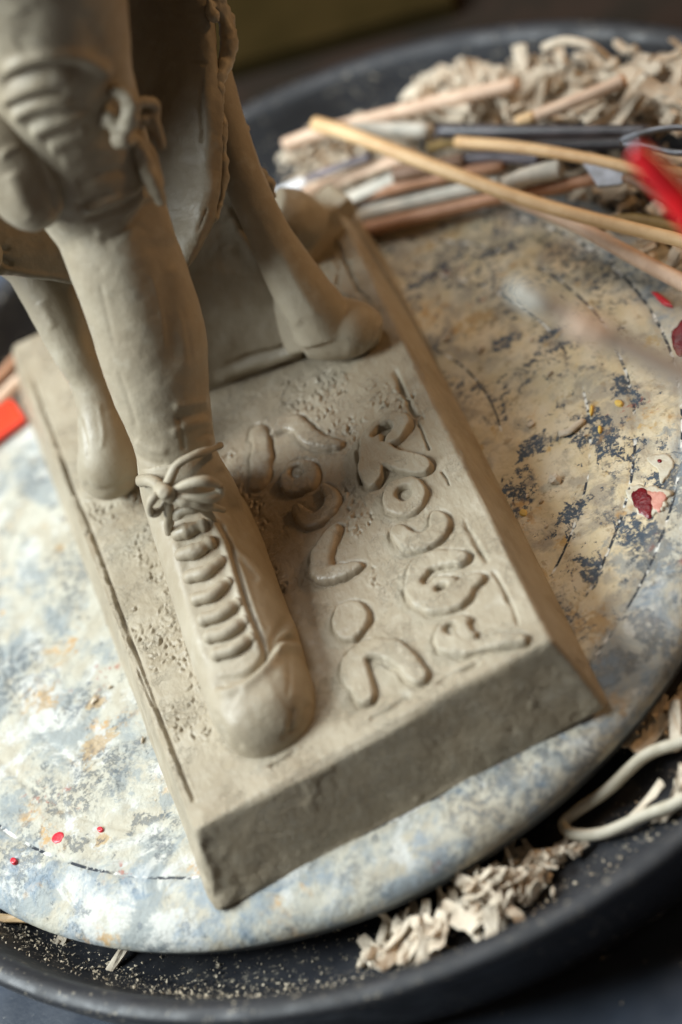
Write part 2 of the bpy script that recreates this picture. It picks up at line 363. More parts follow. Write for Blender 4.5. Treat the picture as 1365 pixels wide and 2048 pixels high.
# ------------------------------------------------------------------ tray
TC = (2.6, 1.15)
def revolve(prof, n, c, disp=None):
    P = np.array(prof, float); th = np.linspace(0, 2*np.pi, n, endpoint=False); m = len(P)
    V = np.stack([c[0]+np.cos(th)[:, None]*P[None, :, 0], c[1]+np.sin(th)[:, None]*P[None, :, 0], np.broadcast_to(P[None, :, 1], (n, m))], -1).reshape(-1, 3)
    if disp is not None: V = disp(V)
    return V, gridfaces(n, m, True, flip=False)
tp = cr([(.05, -2.7), (8, -2.7), (14, -2.7), (16.8, -2.6), (18.0, -2.1), (18.7, -1.1), (19.15, -.15), (19.35, .18), (19.7, .32), (20.05, .22), (20.12, -.05), (19.9, -.5), (19.6, -1.6), (18.9, -3.2), (17.8, -4.1), (12, -4.15), (.05, -4.15)], 120)
V, Fc = revolve(tp, 220, TC)
tray = obj('work_tray', V, Fc, M_tray); tag(tray, 'large round black plastic tray holding the wheel, tools and clay scraps', 'tray')

# ------------------------------------------------------------------ wheel
pr = [(r, 0) for r in np.arange(.02, 13.5, .1)]
pr += [(13.5+1.9*math.sin(t), -.95*(1-math.cos(t))**1.0) for t in np.linspace(.02, math.pi/2, 22)]
pr += [(15.4, -1.0), (15.33, -1.12), (15.2, -1.16), (15.16, -1.24), (15.18, -1.5), (15.0, -1.72), (14.3, -1.8), (4, -1.85), (3.9, -2.68), (.02, -2.68)]
def wdisp(V):
    x, y = V[:, 0]-WC[0], V[:, 1]-WC[1]; r = np.hypot(x, y); top = (V[:, 2] > -.9)
    d = np.zeros(len(V))
    for rr, dp in ((G1R, .07), (G2R, .06), (G3R, .05)): d -= dp*np.exp(-((r-rr)/.07)**2)
    Q = V.copy(); Q[:, 2] = 0
    crust = ss(fbm(Q, .55, 4, 3), .05, .35)
    d += .035*crust+.012*fbm(Q, 3., 3, 5)*(.4+crust)+.02*ss(fbm(Q, 1.3, 3, 9), .25, .35)
    V = V.copy(); V[:, 2] += d*top*ss(-V[:, 2], .9, .1); return V
V, Fc = revolve(pr, 620, WC, wdisp)
wheel = obj('banding_wheel', V, Fc, M_wheel)
tag(wheel, 'round turntable crusted with white, tan and blue dried slip, under the clay plinth', 'turntable')
def blob(name, pts, mat, h=.03, seg=44, jag=.18, z=.055, parent=None, seed=0):
    """flat paint splash: outline in pixels on the wheel top, with real thickness"""
    c = np.mean([U(*p, 0)[:2] for p in pts], 0); P = cr([tuple(U(*p, 0)[:2]) for p in pts]+[tuple(U(*pts[0], 0)[:2])], seg+1)[:-1]
    d = P-c; d *= 1+jag*vn(np.c_[P*3, np.full(len(P), seed)], 4)[:, None]+jag*.8*vn(np.c_[P*9, np.full(len(P), seed)], 5)[:, None]
    V = [(c[0], c[1], z+h)]
    for k, (s_, zz) in enumerate(((.5, z+h*.95), (.85, z+h*.8), (1., z), (1.02, -.05))):
        for q in d: V.append((c[0]+q[0]*s_, c[1]+q[1]*s_, zz+(.25*h*vn(np.array([q[0]*5, q[1]*5, k*1.]), 8) if k < 2 else 0)))
    V = np.array(V); Fs = [(0, 1+i, 1+(i+1) % seg) for i in range(seg)]
    for k in range(3):
        for i in range(seg):
            a, b = 1+k*seg+i, 1+k*seg+(i+1) % seg; Fs.append((a, a+seg, b+seg, b))
    return obj(name, V, Fs, mat, parent)
def ell(cx, cy, a, b, rot=0, n=8):
    r = math.radians(rot); return [(cx+a*math.cos(t)*math.cos(r)-b*math.sin(t)*math.sin(r), cy+a*math.cos(t)*math.sin(r)+b*math.sin(t)*math.cos(r)) for t in np.linspace(0, 2*math.pi, n, endpoint=False)]
for nm, pts, mt, hh, lb in (
    ('paint_drop', ell(119, 1677, 14, 10, -50), M_redpaint, .03, 'pinkish red paint drop'),
    ('paint_drop', ell(202, 1660, 6, 5), M_redpaint, .02, None), ('paint_drop', ell(29, 1723, 6, 6), M_redpaint, .02, None),
    ('paint_splash', [(1262, 975), (1290, 972), (1335, 985), (1340, 1005), (1325, 1025), (1300, 1040), (1275, 1030), (1262, 1005)], M_whitepaint, .012, 'white splash around the red paint'),
    ('paint_splash', [(1298, 985), (1325, 985), (1335, 1000), (1320, 1020), (1300, 1012)], M_pinkpaint, .025, None),
    ('paint_splash', [(1268, 985), (1284, 980), (1306, 994), (1311, 1016), (1302, 1034), (1284, 1036), (1270, 1018), (1266, 1000)], M_darkred, .045, 'dark red paint splash'),
    ('paint_splash', [(1297, 920), (1320, 912), (1342, 922), (1346, 940), (1332, 955), (1322, 965), (1318, 940), (1300, 930)], M_whitepaint, .012, None),
    ('paint_drop', ell(1321, 925, 5, 4), M_darkred, .045, None),
    ('paint_splash', [(1346, 655), (1372, 652), (1372, 708), (1356, 706), (1344, 680)], M_darkred, .03, 'red paint splash at the edge'),
    ('paint_splash', [(1308, 588), (1322, 590), (1345, 612), (1340, 616), (1318, 602)], M_redpaint, .02, None),
    ('paint_fleck', ell(1239, 808, 9, 6, 20), M_gold, .05, 'yellow paint fleck'), ('paint_fleck', ell(1201, 860, 4, 8, 5), M_gold, .04, None),
    ('paint_fleck', ell(1184, 822, 3, 10, 8), M_gold, .03, None), ('paint_fleck', ell(1048, 1028, 9, 8, 0), M_gold, .05, None)):
    o = blob(nm, pts, mt, hh, parent=wheel, seed=len(bpy.data.objects), jag=.22 if 'splash' in nm else .1)
    if lb: o['label'] = lb

# ------------------------------------------------------------------ the clay sculpture
sculpture = empty('clay_sculpture', (0, 0, 0), 'grey brown clay figure with laced shoe and draped cloth on an inscribed block', 'clay sculpture')
# letters: (pixel strokes with radii, holes), traced once on the top of the block
def c5(*p): return [(600+x/2.482, 750+y/2.482, r/2.482) for x, y, r in p]
def c6(*p): return [(430+x/3.25, 750+y/3.25, r/3.25) for x, y, r in p]
LET = [
 ('R', [c5((358, 505, 52), (345, 420, 50), (350, 320, 52)), c5((352, 300, 48), (415, 235, 38), (480, 212, 36), (505, 245, 40), (480, 295, 34), (450, 318, 24)), c5((400, 355, 30), (440, 400, 46), (520, 430, 48), (600, 452, 46))], [c5((372, 300, 9), (405, 270, 17), (436, 252, 10))]),
 ('O', [c5((480, 560, 58), (530, 555, 50), (570, 590, 55), (545, 640, 52), (490, 635, 55), (470, 590, 55))], [c5((510, 578, 28), (520, 590, 24))]),
 ('C', [c5((482, 765, 42), (530, 815, 48), (600, 822, 48), (665, 785, 50), (690, 730, 46), (672, 690, 32))], []),
 ('C', [c5((800, 905, 36), (740, 905, 40), (670, 905, 48), (600, 960, 58), (585, 1040, 60), (640, 1105, 58), (720, 1120, 58), (795, 1080, 58), (830, 1035, 48), (890, 1005, 32)), c5((680, 1040, 45), (740, 1040, 48))], [c5((628, 1010, 16), (655, 975, 15), (700, 962, 13), (755, 955, 12)), c5((690, 1055, 10), (712, 1050, 8))]),
 ('P', [c5((770, 1230, 45), (720, 1265, 48), (730, 1320, 48), (800, 1345, 42), (900, 1330, 36), (1000, 1310, 30), (1105, 1300, 26)), c5((780, 1225, 40), (825, 1250, 40), (840, 1290, 34))], [c5((742, 1250, 18), (752, 1255, 16)), c5((866, 1222, 18), (872, 1245, 14))]),
 ('N', [c6((275, 350, 58), (292, 450, 62), (290, 560, 64), (268, 680, 56)), c6((375, 350, 32), (440, 300, 46), (515, 285, 52), (580, 360, 52), (660, 415, 50), (785, 440, 44))], []),
 ('O', [c6((500, 590, 62), (570, 600, 62), (600, 650, 62), (565, 700, 60), (500, 700, 62), (475, 640, 62))], [c6((512, 608, 32), (528, 625, 26))]),
 ('C', [c6((530, 850, 36), (562, 905, 50), (640, 930, 52), (722, 865, 54), (752, 780, 46), (700, 715, 36))], []),
 ('V', [c6((778, 985, 32), (735, 1060, 50), (690, 1160, 68), (672, 1262, 66)), c6((680, 1290, 52), (780, 1275, 52), (870, 1250, 42), (940, 1228, 30))], []),
 ('O', [c5((215, 1155, 45), (250, 1160, 50), (280, 1200, 52), (270, 1245, 52), (225, 1250, 48), (205, 1200, 46))], []),
 ('N', [c5((318, 1585, 46), (295, 1530, 50), (265, 1460, 58), (275, 1390, 50), (350, 1345, 46), (430, 1350, 50), (500, 1395, 50), (590, 1490, 44))], []),
]
def wstroke(st, z): return [(*U(x, y, z)[:2], r/54.) for x, y, r in st]
def capsule(X, Y, pts):
    best = np.full(X.shape, 9.)
    for (ax, ay, ra), (bx, by, rb) in zip(pts[:-1], pts[1:]):
        dx, dy = bx-ax, by-ay; t = np.clip(((X-ax)*dx+(Y-ay)*dy)/(dx*dx+dy*dy+1e-9), 0, 1)
        d = np.hypot(X-ax-t*dx, Y-ay-t*dy)-(ra+(rb-ra)*t)
        k = .10; h = np.clip(.5+.5*(best-d)/k, 0, 1); best = best*(1-h)+d*h-k*h*(1-h)
    return best
LW = [(n, [wstroke([tuple(q) for q in cr(s, 3*len(s))], H+.16) for s in st], [wstroke(s, H+.18) for s in ho]) for n, st, ho in LET]
def letsdf(X, Y, i, wob=True):
    n, st, ho = LW[i]; d = np.full(X.shape, 9.)
    for s in st:
        e = capsule(X, Y, s); k = .06; h = np.clip(.5+.5*(d-e)/k, 0, 1); d = d*(1-h)+e*h-k*h*(1-h)
    if wob: d = d+.045*fbm(np.stack([X, Y, np.full(X.shape, i*3.)], -1), 2.0, 3, 3)
    for s in ho: d = np.maximum(d, -capsule(X, Y, s))
    return d
GROOVE = [  # pixel polyline, half width cm, depth cm
 ([(62, 745), (88, 820), (112, 880), (138, 958)], .08, .06),
 ([(118, 905), (138, 958), (150, 990), (170, 1035), (188, 1080), (202, 1117), (222, 1170), (243, 1230), (262, 1280), (281, 1330), (303, 1388), (325, 1447), (348, 1507), (370, 1562), (390, 1606)], .075, .17),
 ([(236, 1215), (250, 1262), (268, 1300)], .05, .08), ([(272, 1330), (290, 1378), (308, 1415)], .05, .08),
 ([(787, 738), (800, 765), (812, 795), (835, 840)], .10, .14), ([(835, 840), (850, 880), (862, 900)], .05, .13),
 ([(884, 940), (893, 955), (899, 972)], .05, .09), ([(925, 1035), (950, 1080), (980, 1130)], .09, .05), ([(985, 1140), (1015, 1190), (1040, 1255)], .08, .07),
 ([(872, 1368), (915, 1345), (965, 1322)], .09, .08), ([(735, 1440), (780, 1418), (822, 1390)], .09, .10), ([(535, 1533), (570, 1517), (596, 1498)], .09, .07),
 ([(715, 895), (718, 935), (722, 970)], .07, .10), ([(660, 460), (690, 520), (715, 575), (745, 610)], .06, .13), ([(600, 400), (640, 440)], .05, .08)]
GW = [([tuple(U(x, y)[:2]) for x, y in p], w_, d_) for p, w_, d_ in GROOVE]
ROUGH = [[(158, 1010), (250, 985), (330, 1010), (345, 1140), (385, 1280), (425, 1430), (445, 1560), (400, 1580), (330, 1440), (262, 1255)],
         [(425, 850), (470, 790), (620, 740), (800, 760), (835, 850), (740, 800), (715, 900), (640, 860), (580, 830), (480, 870), (480, 960), (560, 1050), (600, 1150), (560, 1180), (500, 1030), (440, 950)],
         [(620, 1000), (700, 930), (740, 1000), (800, 1080), (790, 1180), (740, 1190), (720, 1100), (690, 1020)],
         [(640, 440), (740, 610), (700, 640), (600, 520)]]
RW = [[tuple(U(x, y)[:2]) for x, y in p] for p in ROUGH]
tc = {(-1, -1): U(386, 1664), (1, -1): U(1108, 1277), (1, 1): U(668, 388), (-1, 1): U(20, 688)}
bc = {(-1, -1): U(432, 1828, 0), (1, -1): U(1222, 1410, 0), (1, 1): U(716, 402, 0), (-1, 1): U(42, 800, 0)}
PB = np.array([6.1, 11.6, 1.27])
def warp(Q):
    u = np.clip(Q/PB, -1.2, 1.2); a, b, c = [(u[..., k]+1)/2 for k in range(3)]; r = 0
    for (sx, sy), P in tc.items(): r = r+((a if sx > 0 else 1-a)*(b if sy > 0 else 1-b)*c)[..., None]*P
    for (sx, sy), P in bc.items(): r = r+((a if sx > 0 else 1-a)*(b if sy > 0 else 1-b)*(1-c))[..., None]*P
    return r
def rounded(Q):
    inner = PB-np.array([.26, .26, .22]); q = np.clip(Q, -inner, inner); q[..., 2] = np.where(Q[..., 2] < 0, np.clip(Q[..., 2], -PB[2], inner[2]), q[..., 2])
    d = Q-q; L = np.linalg.norm(d, axis=-1, keepdims=True)+1e-9
    return q+d/L*np.minimum(L, .24)
def topheight(P):
    X, Y = P[..., 0], P[..., 1]; Q = np.stack([X, Y, np.zeros_like(X)], -1)
    z = .035*fbm(Q, .35, 3, 1)+.014*fbm(Q, 1.6, 3, 2)+.006*fbm(Q, 6., 3, 8)
    nz = fbm(Q, 2.4, 2, 7)
    for p, w_, d_ in GW:
        d, t = sdist(X+.03*nz, Y+.02*nz, p); taper = ss(t, 0, .12 if len(p) < 8 else .03)*ss(-t, -1, -.88 if len(p) < 8 else -.96)
        z = z-(d_+.04)*taper*np.exp(-(d/(w_*.72))**2)*(.85+.4*nz)+.02*taper*np.exp(-((d-w_*1.6)/.07)**2)*np.clip(nz+.1, 0, 1)
    rough = np.zeros(X.shape)
    jx, jy = X+.35*fbm(Q, 1.1, 2, 11), Y+.35*fbm(Q, 1.1, 2, 12)
    for p in RW: rough = np.maximum(rough, inpoly(jx, jy, p).astype(float))
    dl = np.full(X.shape, 9.)
    for i in range(len(LW)): dl = np.minimum(dl, letsdf(X, Y, i))
    rough *= ss(dl, .08, .3)
    W = Q+.25*np.stack([fbm(Q, 2.2, 2, 21), fbm(Q, 2.2, 2, 22), 0*X], -1)
    rid = 1-np.abs(fbm(W, 2.6, 2, 23))*2.2
    rough = rough*ss(fbm(Q, .8, 3, 29), -.45, .25)
    z = z+rough*(.020*fbm(W, 2.4, 4, 25)-.055*ss(rid, .84, 1.0)*ss(fbm(Q, 1.3, 2, 26), .0, .35))
    z = z-.05*np.exp(-((dl-.02)/.05)**2)*(.8+1.*nz)
    z = z-.12*ss(dl, .0, -.12)            # socket under each raised letter
    return z, rough
def crescents(P, z, rough):
    X, Y = P[..., 0], P[..., 1]; nu, nv = X.shape; r2 = np.random.default_rng(5); ii, jj = np.where(rough > .35)
    for k in r2.integers(0, len(ii), 760):
        i, j = ii[k], jj[k]; a0, a1, b0, b1 = max(i-9, 0), i+10, max(j-9, 0), j+10
        x, y = X[a0:a1, b0:b1]-X[i, j], Y[a0:a1, b0:b1]-Y[i, j]; th = r2.normal(.9, .8); c, s = math.cos(th), math.sin(th)
        L = r2.uniform(.05, .13); W_ = r2.uniform(.025, .045); u = c*x+s*y; v = -s*x+c*y-u*u*r2.uniform(1, 5)
        g = np.exp(-(u/L)**2)*(-.10*r2.random()**1.6*np.exp(-(v/W_)**2)+r2.uniform(.01, .05)*np.exp(-((v-.07)/.05)**2)); z[a0:a1, b0:b1] += g
    return z
parts = []; off = 0; Vs = []; Fq = []
def face(nu, nv, fn, flip, top=False):
    global off
    a, b = np.meshgrid(np.linspace(-1, 1, nu), np.linspace(-1, 1, nv), indexing='ij')
    Q = rounded(fn(a, b)*PB); P = warp(Q)
    if top:
        z, rough = topheight(P); z = crescents(P, z, rough)
        edge = ss(1-np.abs(a), 0, .03)*ss(1-np.abs(b), 0, .02); P[..., 2] += z*edge+.02*fbm(P, .8, 2, 31)*(1-edge)*0
        lf = ss(-P[..., 0], 5.35, 5.9)*.05; P[..., 2] -= lf*edge
    else:
        e = ss(1-np.abs(a), 0, .04)*ss(1-np.abs(b), 0, .12); low = ss(1.4-P[..., 2], 0, 1.2)
        corner = np.exp(-((P[..., 0]+6.3)/.9)**2-((P[..., 1]+11.8)/.8)**2)
        n = .05*fbm(P*[1, 1, 1.6], .35, 2, 41)+.006*fbm(P*[.4, .4, 2.6]+P[..., [2, 2, 0]]*[.5, 0, 1.], 2.4, 3, 42)+low*.022*fbm(P, 1.2, 2, 43)+corner*.16*fbm(P, 1.6, 2, 44)
        n = n-.03*ss(fbm(P, 1.1, 2, 45), .85, 1.05)+.03*ss(fbm(P, 1.2, 2, 46), .9, 1.1)
        nrm = fn(a, b)*0; nrm += fn(0*a, 0*b)-0; nrm[..., 2] = 0; P += nrm*(n*e)[..., None]
    Vs.append(P.reshape(-1, 3)); Fq.append(gridfaces(nu, nv, False, off, flip)); off += nu*nv
st_ = lambda *k: np.stack(np.broadcast_arrays(*k), -1)
face(360, 640, lambda a, b: st_(a, b, 1.+0*a), False, True)
face(260, 60, lambda a, b: st_(a, -1.+0*a, b), False)
face(260, 20, lambda a, b: st_(a, 1.+0*a, b), True)
face(360, 50, lambda a, b: st_(1.+0*a, a, b), False)
face(360, 50, lambda a, b: st_(-1.+0*a, a, b), True)
plinth = obj('plinth', np.vstack(Vs), np.vstack(Fq), M_clay, sculpture); plinth['label'] = 'clay block with raised lettering and scored border'
for i, (ch, stl, ho) in enumerate(LW):
    A = np.array([q for s_ in stl for q in s_]); st = .032
    xs = np.arange(A[:, 0].min()-A[:, 2].max()-.15, A[:, 0].max()+A[:, 2].max()+.15, st); ys = np.arange(A[:, 1].min()-A[:, 2].max()-.15, A[:, 1].max()+A[:, 2].max()+.15, st)
    X, Y = np.meshgrid(xs, ys, indexing='ij'); d = letsdf(X, Y, i)
    Q = np.stack([X, Y, 0*X], -1); h0 = {0: .24, 5: .12, 6: .15, 7: .16, 8: .19}.get(i, .18); wd = {0: .12, 1: .14, 5: .26, 6: .2, 8: .28}.get(i, .20)
    t = np.clip(-d/wd, 0, 1); hgt = h0*(1-(1-t)**3)*(1+.22*fbm(Q, 1.1, 2, 57+i))+.035*fbm(Q, .35, 3, 1)+.016*fbm(Q, 1.5, 3, 50+i)+.010*fbm(Q, 4, 3, 51)
    hgt = np.where(d > 0, -.10-d*3, hgt-.035*ss(-d, .06, 0))
    keep = d < .05; idx = -np.ones(X.shape, int); q = gridfaces(*X.shape); ok = keep.ravel()[q].all(1); q = q[ok]
    used = np.unique(q); m = np.zeros(X.size, int); m[used] = np.arange(len(used))
    V = np.stack([X, Y, H+hgt], -1).reshape(-1, 3)[used]
    o = obj('letter', V, m[q], M_clay, plinth); o['label'] = 'raised letter '+ch

# ---- shoe: profile along the block
SY = np.array([1.3, .9, .3, -.8, -2.5, -4.5, -6.5, -8.0, -9.2, -9.9, -10.3, -10.48])
SX = np.array([-1.95, -1.95, -2.0, -2.05, -2.15, -2.3, -2.38, -2.48, -2.52, -2.50, -2.48, -2.48])
SW = np.array([.3, .9, 1.2, 1.38, 1.50, 1.56, 1.62, 1.58, 1.40, 1.08, .68, .22])
SH = np.array([1.2, 3.0, 3.6, 3.7, 3.05, 2.45, 2.05, 1.75, 1.50, 1.16, .80, .25])
def cs(y):
    o = SY[::-1]; cx, w_, h = [np.interp(y, o, a[::-1]) for a in (SX, SW, SH)]
    if y < -8.3:
        u = min((-8.3-y)/2.2, .999); w_ = 1.57*(1-u**2.6)**(1/2.2); h = .2+1.45*(1-u**2.6)**.55
    return cx, w_, h
def shoe_h(x, y):
    cx, w_, h = cs(y); t = np.clip(abs(x-cx)/w_, 0, 1); return h*(1-t**2.8)**.5
def onshoe(px, py, lift=0.0):
    d = FW+((px-682.5)/FPX)*RT-((py-1024)/FPX)*UP
    for t in np.arange((9-EYE[2])/d[2], (H-EYE[2])/d[2], .03):
        P = EYE+d*t
        if P[2] <= H+shoe_h(P[0], P[1]) or P[2] <= H+.02: break
    return P+np.array([0, -.35, .94])*lift
yy = np.concatenate([np.linspace(1.3, -9.2, 50), -8.3-2.2*np.sin(np.linspace(.43, 1.0, 26)*math.pi/2)]); rings = []
for y in yy:
    o = SY[::-1]; from_ = 0
    cx, w_, h = cs(y); th = np.linspace(0, math.pi, 37)
    X = cx+w_*np.sign(np.cos(th))*np.abs(np.cos(th))**.72; Z = H-.02+h*np.sin(th)**.72
    Xb = cx+w_*np.linspace(-.95, .95, 9); ring = np.concatenate([np.stack([X, np.full(37, y), Z], -1), np.stack([Xb, np.full(9, y), np.full(9, H-.25)], -1)])
    rings.append(ring)
V = np.array(rings); nr, ns = V.shape[:2]; V = V.reshape(-1, 3)
Fs = [(i*ns+j, i*ns+(j+1) % ns, (i+1)*ns+(j+1) % ns, (i+1)*ns+j) for i in range(nr-1) for j in range(ns)]
Fs += [tuple(range(ns))[::-1], tuple((nr-1)*ns+j for j in range(ns))]
# leg (pixel centre, depth, radius)
LEG = [(40, -200, -10.5, 195), (64, -100, -9.6, 184), (84, 0, -8.5, 170), (98, 90, -7.4, 164), (110, 170, -6.4, 160), (135, 250, -5.5, 153), (168, 330, -4.7, 140), (200, 400, -3.9, 126), (224, 450, -3.6, 117),
       (243, 507, -3.4, 113), (270, 573, -3.0, 113), (294, 646, -2.6, 113), (307, 701, -2.3, 110), (322, 775, -1.9, 98), (340, 850, -1.5, 85), (352, 905, -1.2, 80), (362, 950, -.9, 82), (382, 1010, .1, 88), (400, 1060, 1.2, 84)]
lp = loft(LEG, 90, 56, .95)
Vr, Nr, q = remesh([(V, Fs), loft([(352, 905, -1.2, 78), (368, 960, -.9, 88), (392, 1015, -.2, 92), (415, 1070, .9, 80)], 24, 32)], .062, 8)
toe = [(425, 1372), (455, 1368), (495, 1350), (530, 1318), (560, 1283), (590, 1280), (605, 1290)]
seam = [(425, 1030), (455, 1080), (478, 1150), (500, 1220), (522, 1275), (530, 1312), (505, 1340), (460, 1356), (425, 1358)]
Vr = sculpt(Vr, Nr, [
    (toe, 6, -.16), ([(x+4, y+14) for x, y in toe], 11, .12), (seam, 5, -.14), ([(x-12, y-3) for x, y in seam[:6]], 9, .11), ([(x+9, y+3) for x, y in seam[:5]], 7, .05),
    ([(345, 1060), (362, 1150), (392, 1260), (415, 1340)], 12, .08),
    ([(445, 1040), (470, 1100), (505, 1130), (530, 1180)], 9, .08), ([(452, 1050), (480, 1120), (520, 1165)], 6, -.06),
    ([(536, 1300), (560, 1255), (592, 1215)], 7, -.07), ([(548, 1308), (572, 1268), (598, 1245)], 9, .10),
    ([(430, 1420), (450, 1465), (490, 1500)], 6, -.05), ([(560, 1480), (600, 1450), (618, 1400)], 6, -.05),
    ([(575, 1290), (580, 1350), (575, 1400)], 5, -.03), ([(480, 1380), (520, 1400), (560, 1380)], 30, .04),
    ([(580, 1470), (583, 1440), (588, 1415)], 5, -.06), ([(440, 930), (460, 1000), (500, 1080)], 14, -.10)])
Vr += Nr*(.012*fbm(Vr, 1.6, 3, 61)+.004*fbm(Vr, 7, 2, 62))[:, None]
shoe = obj('shoe', Vr, q, M_figure, sculpture); shoe['label'] = 'laced shoe with rounded toe cap'
def part_tube(name, pts, r, parent, mat=None, seg=10, taper=.6, n=None, rough=.15, r2=None):
    C = cr(pts, n or 6*len(pts)); t = np.linspace(0, 1, len(C)); R = r*(taper+(1-taper)*np.sin(np.pi*np.clip(t, 0.03, .97))**.5)
    R = R*(1+rough*vn(np.c_[t*7, t*0, t*0+pts[0][0]*3], 3)); V, Fs = tube(C, R, seg, None if r2 is None else R*r2)
    return obj(name, V, Fs, mat or M_figure, parent)
bars = [[(352, 1072), (380, 1062), (412, 1050)], [(358, 1112), (395, 1103), (426, 1084)], [(374, 1157), (412, 1147), (444, 1122)], [(388, 1202), (425, 1192), (458, 1165)],
        [(402, 1243), (440, 1232), (478, 1208)], [(414, 1277), (452, 1268), (492, 1243)], [(428, 1312), (466, 1302), (505, 1277)]]
for k, b in enumerate(bars):
    P = [onshoe(*b[0], -.03), onshoe(*b[0], .05)*.6+onshoe(*b[1], .05)*.4, onshoe(*b[1], .05), onshoe(*b[1], .05)*.4+onshoe(*b[2], .05)*.6, onshoe(*b[2], -.04)]
    part_tube('shoelace', P, .225, shoe, taper=.9, seg=16, rough=.22)
def L3(pts): return [F(x, y, dz) for x, y, dz in pts]
bow = [([(330, 985, -2.6), (340, 958, -3.0), (355, 930, -3.1), (385, 912, -3.1), (420, 900, -2.7), (441, 891, -1.8)], .15, 'ankle_string'),
       ([(335, 985, -3.0), (375, 968, -3.6), (410, 962, -3.7), (436, 970, -3.4), (440, 985, -3.2), (420, 996, -3.3), (380, 994, -3.4), (340, 990, -3.1)], .15, 'bow_loop'),
       ([(333, 988, -3.1), (312, 992, -3.3), (300, 1010, -3.2), (304, 1026, -2.9), (320, 1020, -2.9), (334, 995, -3.0)], .13, 'bow_loop'),
       ([(334, 990, -3.1), (338, 1015, -2.9), (336, 1045, -2.2), (342, 1075, -1.4), (350, 1105, -.8)], .14, 'lace_end'),
       ([(338, 996, -3.1), (372, 1004, -3.3), (410, 1010, -3.1), (448, 1020, -2.2)], .16, 'ankle_string'),
       ([(350, 1038, -2.6), (365, 1022, -2.9), (395, 1018, -2.9), (420, 1030, -2.3), (438, 1052, -1.6)], .17, 'ankle_string'),
       ([(345, 1036, -2.4), (338, 1060, -1.8), (346, 1100, -.9), (356, 1120, -.6)], .12, 'lace_end')]
for pts, r, nm in bow: part_tube(nm, L3(pts), r*.88, shoe, seg=14, taper=.7, rough=.4)
Vk, Nk, qk = remesh([tube(cr(L3([(320, 978, -3), (332, 986, -3.4), (345, 994, -3.1)]), 10), .24, 12)], .05, 2); obj('lace_knot', Vk, qk, M_figure, shoe)
Vk, Nk, qk = remesh([tube(cr(L3([(282, 962, -1.6), (296, 960, -2.1), (312, 966, -2.4), (322, 976, -2.5)]), 12), .20, 12)], .05, 2); obj('sock_fold', Vk, qk, M_figure, shoe)
# ---- front leg
Vr, Nr, q = remesh([lp, loft([(-20, 160, -6.5, 110), (20, 280, -5.8, 90), (60, 380, -5, 70)], 20, 32)], .07, 6)
fold = [([(0, 150), (40, 124), (100, 110), (160, 114), (200, 134), (222, 160)], 11, .20), ([(0, 172), (60, 145), (120, 136), (180, 142)], 8, -.15),
        ([(0, 206), (50, 182), (100, 166), (160, 163)], 11, .15), ([(12, 216), (70, 196), (140, 180)], 7, -.09),
        ([(20, 240), (64, 216), (110, 206), (150, 208)], 10, .14), ([(46, 250), (92, 234), (150, 222), (180, 222)], 7, -.08),
        ([(60, 268), (96, 254), (150, 236), (185, 222)], 9, .13), ([(84, 284), (130, 268), (165, 258)], 7, -.07),
        ([(98, 300), (132, 284), (180, 262)], 12, .09), ([(120, 326), (150, 318), (200, 305), (250, 300)], 14, .06),
        ([(150, 372), (200, 352), (260, 338)], 9, -.08), ([(165, 425), (205, 412), (250, 392), (290, 372)], 8, .13), ([(165, 440), (210, 428), (262, 400), (300, 370)], 6, -.10),
        ([(185, 465), (230, 452), (262, 420), (285, 385)], 8, .12), ([(200, 482), (240, 470), (275, 430), (300, 395)], 6, -.07), ([(150, 415), (185, 400), (230, 385)], 6, -.07),
        ([(305, 380), (328, 430), (352, 490)], 12, .10), ([(250, 450), (262, 560), (280, 680)], 26, .06), ([(312, 470), (340, 600), (352, 760)], 18, -.07),
        ([(345, 520), (368, 640), (375, 760)], 14, .06), ([(345, 815), (380, 808), (420, 800)], 7, .07), ([(350, 838), (385, 832), (420, 822)], 6, -.07), ([(340, 868), (380, 850), (425, 842)], 7, .07),
        ([(356, 830), (364, 870), (370, 905)], 4, -.05), ([(45, 20), (60, 60), (30, 95)], 22, -.06), ([(170, 20), (185, 70), (200, 100)], 20, -.06),
        ([(200, 560), (214, 620), (232, 700)], 4, -.025), ([(300, 540), (322, 620), (330, 700)], 4, .03), ([(236, 740), (258, 800), (276, 860)], 4, -.03), ([(360, 600), (378, 680), (384, 740)], 3.5, -.03), ([(270, 880), (300, 900), (340, 905)], 6, .05), ([(262, 905), (300, 925), (336, 930)], 5, -.05), ([(392, 880), (410, 870), (428, 868)], 4, -.05)]
fold = [(p_, w_*1.2, a_*.85) for p_, w_, a_ in fold]
Vr = sculpt(Vr, Nr, fold)
Vr += Nr*(.03*fbm(Vr, .7, 3, 71)+.008*fbm(Vr, 3.2, 3, 72))[:, None]
leg = obj('leg', Vr, q, M_figure, sculpture); leg['label'] = 'front leg with wrinkled rolled cloth at the knee'
# hanging sleeve-like fold at the far left
Vr, Nr, q = remesh([loft([(-110, 60, -7.6, 40), (-66, 160, -7.4, 54), (-14, 250, -7.0, 78), (28, 332, -6.6, 80), (60, 392, -6.3, 72), (82, 432, -6.1, 50), (92, 450, -6.0, 28)], 50, 40, .8)], .07, 5)
Vr = sculpt(Vr, Nr, [([(10, 200), (60, 270), (95, 340), (118, 400), (130, 450)], 12, .10), ([(30, 240), (70, 310), (100, 380), (112, 440)], 9, -.07), ([(0, 318), (18, 300), (42, 292)], 8, .05), ([(20, 340), (45, 400), (70, 440)], 18, .08)])
Vr += Nr*(.03*fbm(Vr, .9, 3, 75))[:, None]
o = obj('hanging_fold', Vr, q, M_figure, sculpture); o['label'] = 'rounded hanging fold of clay cloth at the left'
